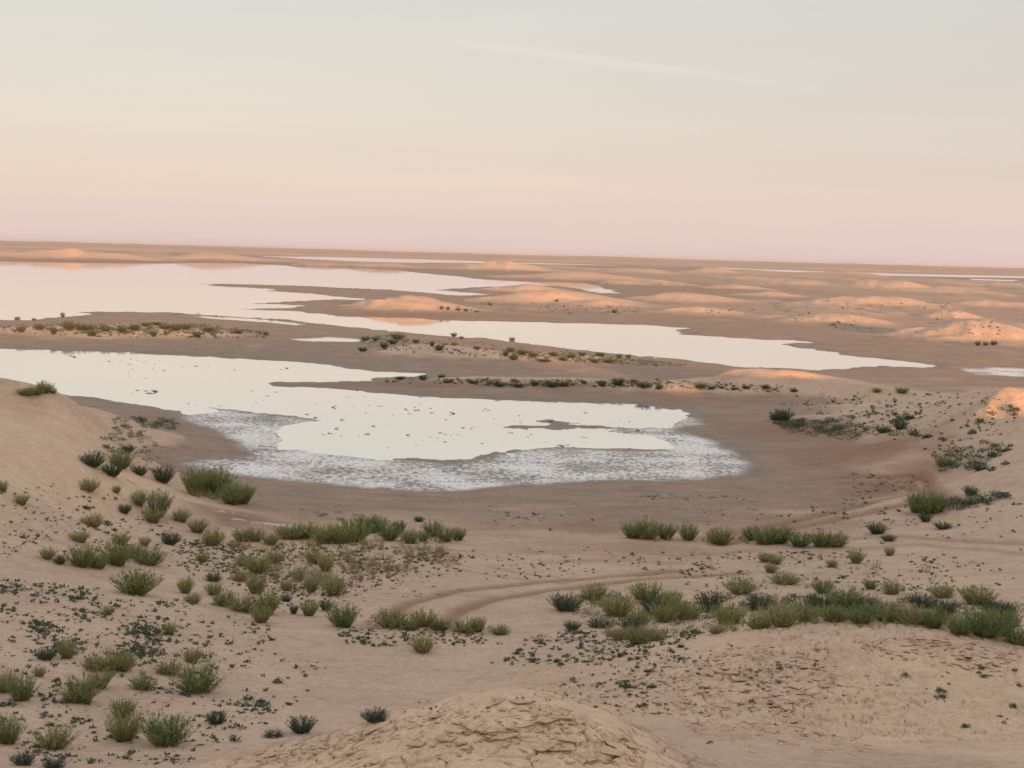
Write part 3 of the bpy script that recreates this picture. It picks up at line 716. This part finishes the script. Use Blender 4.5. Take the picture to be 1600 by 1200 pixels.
# clusters of shrubs: place phrase, default tone, list of (x, base y, width, height[, tone]) in photo pixels
CLUSTERS = [
 ('below the left dune beside the mud spit', 'dark', [(145,729,30,22),(190,731,32,24,'green'),(175,744,28,20),(219,742,22,13),(255,754,30,25),(200,706,20,10)]),
 ('in the tall clump at the left mud shore', 'green', [(305,773,36,40),(323,772,30,34),(340,775,42,40),(362,788,34,30),(378,787,34,30)]),
 ('on the sand below the left dune', 'olive', [(140,767,25,18),(182,770,12,11),(5,768,14,16),(34,788,20,15),(218,790,20,24),(247,806,34,36,'green'),(240,816,28,20),(283,815,26,18),(195,802,18,14,'dark'),(145,823,28,19),(125,846,26,15),(188,851,24,18),(226,853,16,14),(266,851,25,20,'dark'),(309,832,26,20),(332,852,27,28)]),
 ('in the left shore row', 'olive', [(378,846,30,20),(398,846,28,20),(423,851,25,18),(452,842,40,22),(474,841,36,24,'green'),(506,849,42,27),(531,849,36,28),(552,846,48,32,'green'),(572,832,30,26,'green'),(589,832,26,26,'green'),(608,844,32,28,'green'),(624,832,18,18,'dark'),(641,849,26,22),(661,846,18,18,'green'),(676,838,28,24,'green'),(696,846,28,22,'green'),(716,844,20,20,'green'),(655,815,14,9,'dark')]),
 ('in the right shore row', 'green', [(990,841,34,24),(1013,842,38,30),(1040,842,30,23),(1075,844,28,25),(1126,850,36,27,'olive'),(1176,844,26,20,'dark'),(1195,850,40,26),(1217,849,38,26),(1249,854,36,22),(1284,854,32,25),(1307,854,32,22,'olive')]),
 ('of the left edge group', 'green', [(126,885,38,30),(153,888,28,24),(74,873,22,16,'olive'),(94,881,16,14,'dark'),(184,883,42,36),(209,871,26,22,'olive'),(234,882,38,28),(316,878,18,16,'olive')]),
 ('among dry grass left of the wheel tracks', 'olive', [(213,928,54,36,'green'),(290,927,22,25),(302,942,22,15),(334,930,25,20),(334,908,22,15,'dark'),(351,947,28,24,'green'),(378,954,38,25),(401,928,30,30),(418,959,38,33,'green'),(408,972,30,25),(447,923,18,18),(403,895,34,28),(375,908,22,17),(508,893,24,26),(521,930,32,30),(483,962,25,24),(510,954,21,17,'dark'),(447,940,16,13,'dark'),(486,925,19,22),(459,959,13,15,'dark'),(466,905,20,17),(430,880,26,18),(490,880,24,18),(380,884,24,16)]),
 ('between tracks and bare pan', 'olive', [(536,979,42,36,'green'),(611,979,44,28),(660,979,36,27),(687,984,32,17,'green'),(727,987,40,20),(747,987,22,24),(780,991,26,16),(660,1019,32,27,'olive'),(640,984,26,18,'green')]),
 ('on the speckled lower left slope', 'olive', [(105,1028,27,29),(72,1031,25,18,'dark'),(61,1057,18,16),(148,1048,29,26),(192,1047,34,28),(169,1047,30,22),(263,1053,31,23),(299,1035,26,20),(169,960,16,14),(265,991,17,18),(223,1077,33,23,'green'),(157,1075,32,28)]),
 ('in the bottom left corner', 'green', [(34,1094,38,38),(8,1081,28,32,'olive'),(127,1097,48,42),(310,1081,56,46),(194,1156,46,44,'olive'),(192,1121,34,28),(260,1165,60,50),(84,1169,46,34,'olive'),(13,1162,38,40),(339,1131,27,22,'dark'),(471,1144,40,24,'blue'),(427,1151,27,11,'blue'),(37,1195,30,20,'blue'),(84,1200,28,16,'blue'),(587,1127,36,21,'blue')]),
 ('in the thicket left of the right dune', 'olive', [(883,954,40,27,'dark'),(930,938,33,27),(1011,940,46,31),(1048,947,31,24),(964,962,48,31),(999,976,32,20,'green'),(1036,972,38,30),(894,984,24,13,'dark'),(996,1006,36,25,'green'),(969,999,32,16,'straw'),(1060,969,32,34),(1022,960,36,24,'dark'),(938,980,36,16,'dark'),(1024,1000,26,14,'straw'),(985,985,34,20,'dark')]),
 ('in the strip behind the right dune', 'green', [(1156,927,43,23,'olive'),(1286,927,29,21),(1360,920,19,15),(1392,928,25,23,'olive'),(1472,933,33,19,'olive'),(1526,944,46,26,'olive'),(1225,912,42,17,'olive'),(1077,966,40,24,'olive'),(1138,977,46,30,'olive'),(1222,978,50,32,'olive'),(1185,982,36,20,'olive'),(1259,972,36,30,'olive'),(1320,950,52,30),(1276,950,36,20,'dark'),(1357,956,38,24,'blue'),(1384,970,42,30,'olive'),(1424,975,46,28,'olive'),(1458,980,36,26),(1539,994,52,40),(1566,990,42,36),(1592,1008,44,30),(1475,962,38,24,'dark'),(1121,991,25,15,'olive'),(1303,970,42,24),(1110,952,40,26,'dark'),(1186,952,40,22,'dark'),(1440,950,40,20,'dark'),(1560,962,40,22,'dark'),(1500,990,40,26),(1345,972,42,26)]),
 ('on the track plain before the right dune', 'olive', [(1337,880,23,21),(1212,881,22,14),(1195,878,20,14),(1205,895,20,14,'straw'),(1300,886,16,12),(1390,868,14,14)]),
 ('beside the churned mud at the right', 'green', [(1431,800,26,27),(1449,803,42,34),(1464,800,26,24),(1446,815,18,13,'dark'),(1516,773,19,13,'dark'),(1370,834,28,16,'dark'),(1473,826,23,10,'dark'),(1388,845,20,9,'dark')]),
 ('on the plant hillside at the right', 'dark', [(1222,657,27,17),(1211,656,14,10),(1406,671,20,14),(1475,728,22,15,'olive'),(1370,613,12,7,'green'),(1409,614,18,9,'green'),(1380,676,20,9),(1530,735,20,9)]),
 ('on the crest of the left dune', 'green', [(40,617,22,10,'olive'),(55,616,24,13),(70,613,20,16),(82,614,12,8,'olive')]),
 ('on the flat green bank at the left', 'dark', [(33,519,13,9),(62,515,12,8),(84,522,9,11),(108,515,18,13),(128,516,16,10),(137,516,14,9),(165,518,15,10),(190,519,12,10),(210,516,14,9,'olive'),(145,525,14,8),(240,526,10,8),(258,514,16,8),(275,516,18,9),(290,515,16,9),(325,518,16,7),(308,526,12,6),(370,521,14,5),(415,524,8,6),(98,496,6,7),(27,500,7,5),(53,501,6,4),(228,510,14,6),(245,508,14,5)]),
 ('on the bank between the lagoons', 'dark', [(571,532,12,7),(586,533,9,6),(621,530,20,9),(614,538,14,8),(600,544,11,9),(687,547,12,8),(675,541,7,8),(709,526,9,6),(721,530,6,5),(800,533,9,6),(710,540,8,6),(745,546,9,6),(567,549,14,6,'olive'),(650,536,10,6)]),
 ('along the second lagoon bank', 'dark', [(797,549,12,6),(815,554,12,9),(833,558,14,8),(803,562,12,7),(865,556,14,6,'olive'),(893,559,12,8),(910,556,12,6,'olive'),(938,557,14,6,'olive'),(967,560,9,7,'olive'),(982,560,7,7,'olive'),(952,567,14,6),(790,556,9,8),(930,567,12,7),(850,565,18,5),(880,563,14,6)]),
 ('on the narrow bank behind the lagoon', 'dark', [(661,594,12,8),(700,598,14,6),(780,604,14,7),(810,605,14,7),(835,602,12,7),(862,604,20,8),(882,603,16,7),(912,599,10,5),(940,603,14,9),(965,602,20,11),(1007,606,20,9),(1030,608,10,8),(740,599,16,6),(625,593,14,5),(990,597,10,5),(690,590,10,5)]),
 ('below the long pale sand bank', 'dark', [(1095,606,18,9),(1112,608,10,6),(1165,607,10,5),(1196,607,9,6),(1240,612,10,5),(1148,609,9,5)]),
 ('below the large far right dune', 'dark', [(1528,540,7,7),(1540,540,7,6),(1553,539,9,7)]),
 ('on the spit below the sunlit dunes', 'dark', [(690,483,5,5),(700,484,5,5),(716,485,7,4),(745,488,7,3),(728,486,6,4),(766,477,5,4),(960,489,8,5),(870,471,5,3)]),
]
n_sh = 0
for place, dtone, items in CLUSTERS:
    items = sorted(items, key=lambda it: it[0])
    tot = len(items)
    big = max(it[2] * it[3] for it in items)
    for k, it in enumerate(items):
        h_ = hit(it[0], it[1])
        if h_ is None: continue
        x, y, z, d = h_
        tone = it[4] if len(it) > 4 else dtone
        if d > 110 and tone == 'olive': tone = 'dark'
        wm, hm = it[2] * d / F, it[3] * d / F
        wm *= 1.08; hm *= 1.12
        root = bpy.data.objects.new('shrub', None); col.objects.link(root)
        root.empty_display_size = 0.1
        root.location = (x, y, z - 0.02); root.rotation_euler = (0, 0, random.uniform(0, 6.28))
        root.scale = (wm, wm, hm)
        sh_ = SH[tone][random.randrange(len(SHRUB))]
        link('stems', sh_[0], root); link('foliage', sh_[1], root)
        sz = 'biggest' if it[2] * it[3] == big and tot > 2 else ('tall' if it[3] > it[2] * 0.95 else ('low' if it[3] < it[2] * 0.6 else 'bushy'))
        pos = 'leftmost' if k == 0 else ('rightmost' if k == tot - 1 else ORD[k + 1] + ' from left')
        tag(root, '%s %s shrub, %s %s' % (sz, TONE_WORD[tone], pos, place), 'shrub', 'shrubs ' + place)
        n_sh += 1

# low herbs, each a thing: small rounded succulent tufts
def herb_mesh(seed, nleaf, flat):
    global rng
    rng = np.random.default_rng(seed)
    V, Fc, T = [], [], []
    for i in range(nleaf):
        u = rng.normal(size=3); u /= np.linalg.norm(u); u[2] = abs(u[2])
        rr = rng.uniform(.35, 1.0)
        p = np.array([u[0] * .42 * rr, u[1] * .42 * rr, u[2] * .62 * rr * flat])
        ribbon(V, Fc, T, p, u + rng.normal(scale=.5, size=3) + np.array([0, 0, .3]), rng.uniform(.14, .30), rng.uniform(.06, .12), 0.2, 1, rng.uniform(0, .8), .3)
    for i in range(8):
        az = rng.uniform(0, 6.28)
        ribbon(V, Fc, T, np.array([0, 0, -.03]), np.array([math.cos(az) * .6, math.sin(az) * .6, .6]), .6, .05, .1, 1, .1, .4)
    return mk_mesh('herb', np.array(V), np.array(Fc), {'tint': np.array(T)}, None, False)
HERB = [herb_mesh(200 + i, 70, (1.0, .8, .6, 1.1)[i % 4]) for i in range(6)]
HB = {t: [with_mat(m, TONES[t]) for m in HERB] for t in ('dark', 'blue', 'green')}
def in_poly(P, x, y):
    c = False; n = len(P)
    for i in range(n):
        ax, ay = P[i]; bx, by = P[(i + 1) % n]
        if (ay > y) != (by > y) and x < ax + (y - ay) * (bx - ax) / (by - ay): c = not c
    return c
def sample_poly(P, n, rr, clump=0.0, csize=18):
    xs_ = [p[0] for p in P]; ys_ = [p[1] for p in P]
    pts = []; centres = []
    while len(pts) < n:
        if centres and rr.random() < clump:
            c = rr.choice(centres); x = c[0] + rr.gauss(0, csize); y = c[1] + rr.gauss(0, csize * .35)
        else:
            x = rr.uniform(min(xs_), max(xs_)); y = rr.uniform(min(ys_), max(ys_))
            if in_poly(P, x, y) and (len(centres) < 14 or rr.random() < .05): centres.append((x, y))
        if in_poly(P, x, y): pts.append((x, y))
    return pts
rr = random.Random(11)
HERB_AREAS = [
 ('small dark herb tuft scattered on the shady left flank of the right dune', 'dark', [(850,1075),(960,1010),(1110,1000),(1120,1040),(1060,1130),(960,1110),(900,1080)], 62, (6,14), .55),
 ('small dark herb tuft on pale ground beside the bare sand pan', 'dark', [(735,1030),(760,1005),(880,990),(960,1000),(940,1040),(800,1048)], 46, (6,15), .5),
 ('small blue green herb tuft among the lower left shrubs', 'blue', [(0,1090),(120,1070),(330,1070),(440,1040),(470,1080),(420,1130),(300,1195),(0,1195)], 74, (6,20), .5),
 ('small dark herb tuft on the sunlit flank of the right dune', 'dark', [(1370,1050),(1480,1020),(1595,1030),(1595,1140),(1500,1150),(1420,1140)], 22, (5,17), .5),
 ('small dark herb tuft dotted on the crusted front of the right dune', 'dark', [(1070,1050),(1300,1030),(1330,1120),(1200,1160),(1070,1165)], 24, (6,13), .4),
 ('low dark herb tuft sprawling on the right plant hillside', 'dark', [(1330,640),(1590,630),(1590,740),(1500,735),(1440,700),(1360,690)], 50, (6,20), .6),
 ('low dark herb tuft on the lower left dune sand', 'dark', [(60,745),(200,760),(260,800),(150,850),(40,830)], 20, (5,16), .4),
]
for lab, tone, P, n, (lo_, hi_), cl_ in HERB_AREAS:
    for (px, py) in sample_poly(P, n, rr, cl_):
        h_ = hit(px, py)
        if h_ is None: continue
        x, y, z, d = h_
        w_ = (lo_ + (hi_ - lo_) * rr.random() ** 2) * d / F
        o = link('herb_tuft', rr.choice(HB[tone if rr.random() < .75 else 'blue']))
        o.location = (x, y, z - 0.01); o.rotation_euler = (0, 0, rr.uniform(0, 6.28))
        o.scale = (w_ * 1.1, w_ * 1.1, w_ * rr.uniform(.65, 1.05))
        tag(o, lab, 'herb', lab.replace('small ', '').replace('low ', '').replace('tuft', 'tufts'))

# ------------------------------------------------------------------ uncountable plants and litter: one mesh for each kind
def template(seed, n, kind):
    global rng
    rng = np.random.default_rng(seed)
    V, Fc, T = [], [], []
    if kind == 'seedling':
        for i in range(n):
            az = rng.uniform(0, 6.28); l_ = rng.uniform(.3, 1.2)
            ribbon(V, Fc, T, np.array([rng.normal() * .22, rng.normal() * .22, rng.uniform(-.05, .25)]), np.array([math.cos(az) * l_, math.sin(az) * l_, rng.uniform(.1, 1.0)]), rng.uniform(.3, .7), .34, 0.1, 1, rng.uniform(0, .8), .5)
    elif kind == 'mat':
        for i in range(n):
            az = rng.uniform(0, 6.28); rad = .5 * math.sqrt(rng.uniform())
            ribbon(V, Fc, T, np.array([rad * math.cos(az), rad * math.sin(az), rng.uniform(0, .35)]), rng.normal(size=3) + np.array([0, 0, .5]), rng.uniform(.15, .32), .10, 0.1, 1, rng.uniform(0, .8), .3)
    elif kind == 'grass':
        for i in range(n):
            az = rng.uniform(0, 6.28); l_ = rng.uniform(.1, .7)
            ribbon(V, Fc, T, np.array([rng.normal() * .12, rng.normal() * .12, -.03]), np.array([math.cos(az) * l_, math.sin(az) * l_, 1.0]), rng.uniform(.5, 1.0), .035, -.2, 2, rng.uniform(0, .8), .2)
    elif kind == 'twig':
        for i in range(n):
            az = rng.uniform(-.7, .7)
            ribbon(V, Fc, T, np.array([rng.normal() * .2 - .4, rng.normal() * .2, .03]), np.array([math.cos(az), math.sin(az), rng.uniform(0, .25)]), rng.uniform(.5, 1.0), .13, 0.0, 1, rng.uniform(0, .8), .5)
    return np.array(V), np.array(Fc), np.array(T)
def scatter(name, kind, nvar, nparts, areas, mat, label, cat, seed):
    r2 = random.Random(seed); g2 = np.random.default_rng(seed)
    tm = [template(seed * 10 + i, nparts, kind) for i in range(nvar)]
    VV, FF, TT = [], [], []; off = 0
    for P, n, lo_, hi_, cl_ in areas:
        for (px, py) in sample_poly(P, n, r2, cl_):
            h_ = hit(px, py)
            if h_ is None or (h_[2] < 0.02 and kind != 'twig'): continue
            x, y, z, d = h_
            sc = (lo_ + (hi_ - lo_) * r2.random() ** 1.8) * d / F
            V, Fc, T = tm[r2.randrange(nvar)]
            a = r2.uniform(0, 6.28); c, s_ = math.cos(a), math.sin(a)
            sz = sc * r2.uniform(.6, 1.1)
            Q = np.stack([(V[:, 0] * c - V[:, 1] * s_) * sc + x, (V[:, 0] * s_ + V[:, 1] * c) * sc + y, V[:, 2] * sz + max(z, 0.0)], -1)
            VV.append(Q); FF.append(Fc + off); TT.append(T + r2.uniform(-.2, .2)); off += len(V)
    me = mk_mesh(name, np.concatenate(VV), np.concatenate(FF), {'tint': np.concatenate(TT)}, mat, False)
    return tag(link(name, me), label, cat, kind='stuff')
A = lambda *p: list(p)
scatter('seedlings', 'seedling', 8, 9, [
    (A((0,905),(240,928),(430,975),(430,1010),(300,1040),(0,1045)), 1050, 2.5, 10, .6),
    (A((0,1040),(300,1035),(480,1000),(520,1060),(420,1130),(300,1195),(0,1195)), 420, 2.5, 11, .5),
    (A((350,850),(560,850),(740,870),(720,900),(560,930),(430,960),(330,900)), 800, 2.5, 8, .5),
    (A((0,750),(150,750),(330,860),(330,905),(200,890),(0,870)), 260, 2.5, 7, .4),
    (A((270,840),(400,850),(400,900),(280,890)), 260, 3, 7, .3),
    (A((520,975),(760,990),(760,1010),(540,1010)), 150, 4, 9, .4),
    (A((880,985),(1120,985),(1060,1010),(900,1040),(760,1040)), 300, 4, 9, .4),
    (A((850,1085),(960,1015),(1150,1005),(1130,1080),(980,1120)), 160, 3, 7, .4),
    (A((1060,862),(1450,862),(1590,890),(1590,925),(1060,925)), 330, 3, 7, .5),
    (A((1180,615),(1590,612),(1590,680),(1470,690),(1240,660)), 330, 2.5, 6, .5),
    (A((1300,780),(1600,770),(1600,860),(1330,850)), 70, 3, 7, .4),
    (A((720,860),(1050,850),(1050,890),(760,910)), 110, 3, 6, .4),
    (A((760,800),(1350,790),(1350,830),(760,835)), 60, 2.5, 6, .5),
    (A((0,508),(300,505),(420,520),(420,530),(200,528),(0,522)), 260, 2.5, 6, .3),
    (A((560,528),(720,530),(980,560),(980,570),(700,555),(560,545)), 260, 2, 5, .3),
    (A((600,590),(1040,594),(1250,604),(1250,614),(1040,608),(600,599)), 300, 2.5, 6, .4),
    (A((1110,470),(1500,470),(1590,530),(1400,520),(1100,500)), 150, 1.8, 4, .6),
    (A((680,480),(780,470),(1000,480),(1000,492),(700,488)), 110, 1.8, 4, .5),
    (A((340,446),(560,449),(600,455),(450,450)), 26, 1.5, 3.5, .5),
    (A((540,1100),(880,1080),(900,1110),(600,1130)), 30, 3, 6, .3),
   ], M_DARK, 'countless tiny dark green seedlings sprinkled over the sand', 'seedlings', 31)
scatter('ground_cover', 'mat', 6, 22, [
    (A((1195,655),(1300,660),(1420,668),(1420,682),(1330,690),(1240,678)), 170, 9, 18, .5),
    (A((1245,662),(1400,640),(1410,644),(1250,668)), 40, 7, 13, .3),
    (A((1440,722),(1490,700),(1560,690),(1560,712),(1530,735),(1470,738)), 110, 10, 20, .5),
    (A((1450,795),(1500,775),(1580,768),(1580,782),(1500,798)), 90, 10, 20, .5),
    (A((205,652),(270,655),(280,672),(230,672)), 60, 8, 15, .4),
    (A((150,690),(175,680),(260,712),(215,738),(170,712)), 55, 8, 16, .5), (A((170,650),(190,652),(260,705),(240,708),(180,675)), 45, 7, 14, .4),
    (A((860,935),(960,925),(1100,935),(1160,960),(1060,1000),(960,1000),(880,965)), 130, 9, 20, .6),
    (A((1040,930),(1180,930),(1300,935),(1600,945),(1600,1000),(1450,975),(1300,965),(1100,975)), 300, 10, 22, .5),
    (A((540,960),(800,988),(930,1000),(930,1006),(780,996),(540,976)), 60, 7, 14, .4),
    (A((330,935),(430,960),(430,970),(330,945)), 30, 8, 14, .3),
    (A((470,790),(560,805),(620,820),(560,825),(470,800)), 14, 8, 14, .5),
    (A((40,508),(300,508),(420,520),(300,524),(60,520)), 260, 5, 12, .5),
    (A((590,592),(1035,596),(1035,606),(760,604)), 220, 4, 12, .5),
    (A((790,548),(960,558),(1090,572),(1090,575),(930,568),(800,560)), 240, 4, 11, .4), (A((560,528),(640,524),(640,536),(560,538)), 50, 4, 10, .4),
    (A((265,489),(440,499),(540,509),(540,512),(430,503),(265,492)), 60, 4, 8, .2),
   ], M_DARK, 'low dark green creeping plants matted over the sand', 'ground cover', 32)
scatter('dry_grass', 'grass', 6, 16, [
    (A((360,848),(560,846),(700,860),(720,885),(600,900),(520,930),(420,940),(360,890)), 420, 10, 26, .4),
    (A((880,930),(1060,935),(1100,990),(960,1010)), 120, 12, 26, .4),
    (A((1100,935),(1560,940),(1590,990),(1200,975)), 140, 12, 26, .4),
    (A((140,1020),(330,1020),(330,1060),(140,1060)), 40, 10, 22, .4),
    (A((1060,865),(1450,865),(1500,920),(1060,920)), 50, 8, 18, .4),
   ], M_STRAW, 'fine straw coloured dry grass standing between the green shrubs', 'dry grass', 33)
scatter('leafy_undergrowth', 'grass', 6, 22, [
    (A((1060,955),(1300,955),(1600,970),(1600,1000),(1450,980),(1300,972),(1100,990)), 130, 14, 30, .5),
    (A((900,930),(1060,930),(1060,1000),(940,1000)), 70, 14, 26, .4),
    (A((470,830),(720,838),(720,850),(470,850)), 50, 10, 20, .3), (A((980,836),(1310,845),(1310,856),(980,846)), 50, 10, 20, .3),
    (A((290,765),(385,780),(385,790),(300,776)), 30, 16, 34, .3),
   ], M_OLIVE, 'yellowish green blades filling in under the shrub rows', 'undergrowth', 34)
scatter('twig_litter', 'twig', 5, 4, [
    (A((350,850),(740,860),(720,930),(430,950)), 240, 4, 10, .3),
    (A((760,790),(1350,770),(1350,830),(760,835)), 60, 3, 9, .5),
    (A((1000,772),(1160,776),(1160,782),(1000,780)), 26, 5, 12, .5),
    (A((0,900),(430,960),(430,1190),(0,1190)), 90, 3, 8, .3),
    (A((100,560),(500,580),(700,640),(500,690),(300,640)), 60, 2.5, 7, .3),
    (A((500,640),(1000,650),(1000,690),(700,710),(500,700)), 80, 3, 11, .4),
    (A((866,697),(884,697),(884,700),(866,700)), 10, 4, 7, .3),
    (A((420,700),(700,730),(1100,710),(1100,745),(600,755)), 60, 3, 8, .3),
    (A((205,616),(250,616),(250,620),(205,620)), 8, 5, 10, .3),
    (A((1330,735),(1450,735),(1450,770),(1330,770)), 60, 4, 11, .3),
   ], M_TWIG, 'dark twigs and plant litter lying on mud and floating on water', 'litter', 35)

# ------------------------------------------------------------------ broken crust plates lying on the two near dunes
def plate_mesh(seed):
    g = np.random.default_rng(seed)
    n = int(g.integers(6, 9)); th_ = 0.055
    an = np.sort(g.uniform(0, 2 * math.pi, n) * .35 + np.arange(n) * 2 * math.pi / n * .65 + 0.0)
    rad = g.uniform(.36, .56, n)
    top = []
    for a, r in zip(an, rad):
        x, y = r * math.cos(a), r * math.sin(a) * .75
        top.append((x, y, 0.34 * max(0, -y * 1.8) ** 1.5 + th_))
    inner = [(x * .45, y * .45 + .03, th_ * .85) for x, y, _ in top]
    V = top + inner + [(x * .97, y * .97, z - th_ * 1.2) for x, y, z in top]
    Fq = []
    for i in range(n):
        j = (i + 1) % n
        Fq.append((i, j, n + j)); Fq.append((i, n + j, n + i))
        Fq.append((2 * n + i, 2 * n + j, j)); Fq.append((2 * n + i, j, i))
    for i in range(1, n - 1):
        Fq.append((n, n + i, n + i + 1)); Fq.append((2 * n, 2 * n + i + 1, 2 * n + i))
    z0 = np.zeros(len(V))
    return mk_mesh('crust_plate', np.array(V), np.array(Fq), {'clay_glow': z0 + .5, 'mud': z0 + .1, 'stain': z0, 'wet': z0, 'salt': z0}, M_GROUND, False)
PL = [plate_mesh(300 + i) for i in range(14)]
PLATES = [
 (101, A((560,1150),(700,1105),(800,1095),(900,1110),(1000,1160),(1010,1195),(480,1195)), 170, (10, 44), .6),
 (101, A((380,1175),(600,1130),(700,1110),(700,1125),(560,1160),(400,1195)), 60, (7, 20), .3),
 (102, A((980,1060),(1130,1015),(1280,1000),(1300,1060),(1260,1110),(1100,1110),(1000,1100)), 150, (10, 34), .4),
 (102, A((1380,1010),(1480,1005),(1590,1030),(1590,1060),(1480,1040),(1400,1030)), 50, (9, 24), .5),
 (102, A((1080,1120),(1280,1130),(1350,1170),(1200,1180),(1080,1160)), 45, (10, 40), .5),
]
for k, P, n, (lo_, hi_), cl_ in PLATES:
    root = DUNE_OBJ[k]
    for (px, py) in sample_poly(P, n, rr, cl_, 26):
        h_ = hit(px, py)
        if h_ is None: continue
        x, y, z, d = h_
        if d > 33: continue
        sc = (lo_ + (hi_ - lo_) * rr.random() ** 2) * d / F
        e = 0.12
        nrm = Vector((ground_z(x - e, y) - ground_z(x + e, y), ground_z(x, y - e) - ground_z(x, y + e), 2 * e)).normalized()
        o = link('crust_plate', rr.choice(PL), root)
        rot = nrm.to_track_quat('Z', 'Y').to_matrix().to_4x4()
        o.matrix_local = (Matrix.Translation((x, y, z - 0.004)) @ rot @ Matrix.Rotation(rr.gauss(0, .5), 4, 'Z')
                          @ Matrix.Rotation(rr.uniform(-.02, .10), 4, 'X') @ Matrix.Diagonal((sc * rr.uniform(.9, 1.7), sc, min(sc, .30) * rr.uniform(.7, 1.25), 1)))

# smaller crust fragments, too many to count
def fragments(k, areas, label, seed):
    r3 = random.Random(seed); VV, FF = [], []; off = 0
    tmp = []
    for m_ in PL:
        co = np.empty(len(m_.vertices) * 3, np.float32); m_.vertices.foreach_get('co', co)
        tri = np.empty(len(m_.loops), np.int32); m_.loops.foreach_get('vertex_index', tri)
        tmp.append((co.reshape(-1, 3), tri.reshape(-1, 3)))
    for P, n, lo_, hi_, cl_ in areas:
        for (px, py) in sample_poly(P, n, r3, cl_, 24):
            h_ = hit(px, py)
            if h_ is None or h_[3] > 34: continue
            x, y, z, d = h_
            sc = (lo_ + (hi_ - lo_) * r3.random() ** 2) * d / F
            e = 0.1
            nrm = Vector((ground_z(x - e, y) - ground_z(x + e, y), ground_z(x, y - e) - ground_z(x, y + e), 2 * e)).normalized()
            M = np.array(Matrix.Translation((x, y, z - 0.003)) @ nrm.to_track_quat('Z', 'Y').to_matrix().to_4x4() @ Matrix.Rotation(r3.gauss(0, .6), 4, 'Z') @ Matrix.Rotation(r3.uniform(0, .14), 4, 'X') @ Matrix.Diagonal((sc * r3.uniform(1, 2.6), sc, sc * r3.uniform(.8, 1.7), 1)))
            V, T_ = tmp[r3.randrange(len(tmp))]
            VV.append(V @ M[:3, :3].T + M[:3, 3]); FF.append(T_ + off); off += len(V)
    V = np.concatenate(VV); z0 = np.zeros(len(V))
    o = link('crust_fragments', mk_mesh('crust_fragments', V, np.concatenate(FF), {'clay_glow': z0 + .45, 'mud': z0 + .12, 'stain': z0, 'wet': z0, 'salt': z0}, M_GROUND, False), DUNE_OBJ[k])
    o['kind'] = 'stuff'; o['label'] = label
fragments(101, [(A((480,1195),(600,1140),(750,1095),(880,1100),(1000,1160),(1030,1195)), 420, 4, 13, .6), (A((300,1195),(600,1125),(720,1100),(720,1120),(450,1195)), 200, 4, 12, .5)], 'small broken crust flakes on the nearest mound', 51)
fragments(102, [(A((900,1085),(1000,1040),(1150,1005),(1300,985),(1320,1060),(1280,1115),(1080,1120),(960,1110)), 560, 4, 13, .5), (A((1330,1000),(1480,992),(1595,1020),(1595,1070),(1480,1045),(1380,1030)), 220, 4, 12, .6), (A((1060,1125),(1290,1130),(1400,1180),(1060,1175)), 120, 4, 14, .6), (A((1200,1060),(1400,1050),(1420,1090),(1230,1120)), 90, 4, 10, .6)], 'small crust flakes and ledges on the right dune', 52)

# a white stone on the near mound
g = np.random.default_rng(5)
ico_v, ico_f = [], []
import bmesh
bm = bmesh.new(); bmesh.ops.create_icosphere(bm, subdivisions=2, radius=1.0)
for v in bm.verts:
    v.co = Vector((v.co.x * 1.3, v.co.y * .9, v.co.z * .6)) * (1 + g.uniform(-.14, .14))
me = bpy.data.meshes.new('pebble'); bm.to_mesh(me); bm.free()
mw, t = new_mat('white stone')
b = N(t, 'ShaderNodeBsdfPrincipled'); geo = N(t, 'ShaderNodeNewGeometry')
b.inputs['Roughness'].default_value = .8
t.links.new(mix_c(t, noise(t, geo.outputs['Position'], 60, 3), (.62, .58, .53), (.82, .80, .76)), b.inputs['Base Color'])
out(t, b.outputs[0]); me.materials.append(mw)
h_ = hit(937, 1139)
o = link('pebble', me, None, (h_[0], h_[1], h_[2] + .008)); o.scale = (.022, .022, .022)
tag(o, 'tiny white stone on the right flank of the nearest mound', 'stone')
print('shrubs', n_sh, 'grid', NR, NC, 'objects', len(bpy.data.objects))

# ------------------------------------------------------------------ evening air
bm = bmesh.new(); bmesh.ops.create_cube(bm, size=1.0)
hm = bpy.data.meshes.new('haze'); bm.to_mesh(hm); bm.free()
mh, t = new_mat('evening haze')
pv = N(t, 'ShaderNodeVolumePrincipled'); pv.inputs['Color'].default_value = (0.94, 0.90, 0.90, 1); pv.inputs['Density'].default_value = HAZE_DENSITY
pv.inputs['Anisotropy'].default_value = 0.2
ho = N(t, 'ShaderNodeOutputMaterial'); t.links.new(pv.outputs[0], ho.inputs['Volume'])
hm.materials.append(mh)
hz = link('haze', hm, None, (0, 0, 18.0)); hz.scale = (56000, 56000, 40.0)
tag(hz, 'thin pinkish evening haze over the whole plain', 'haze', kind='stuff')
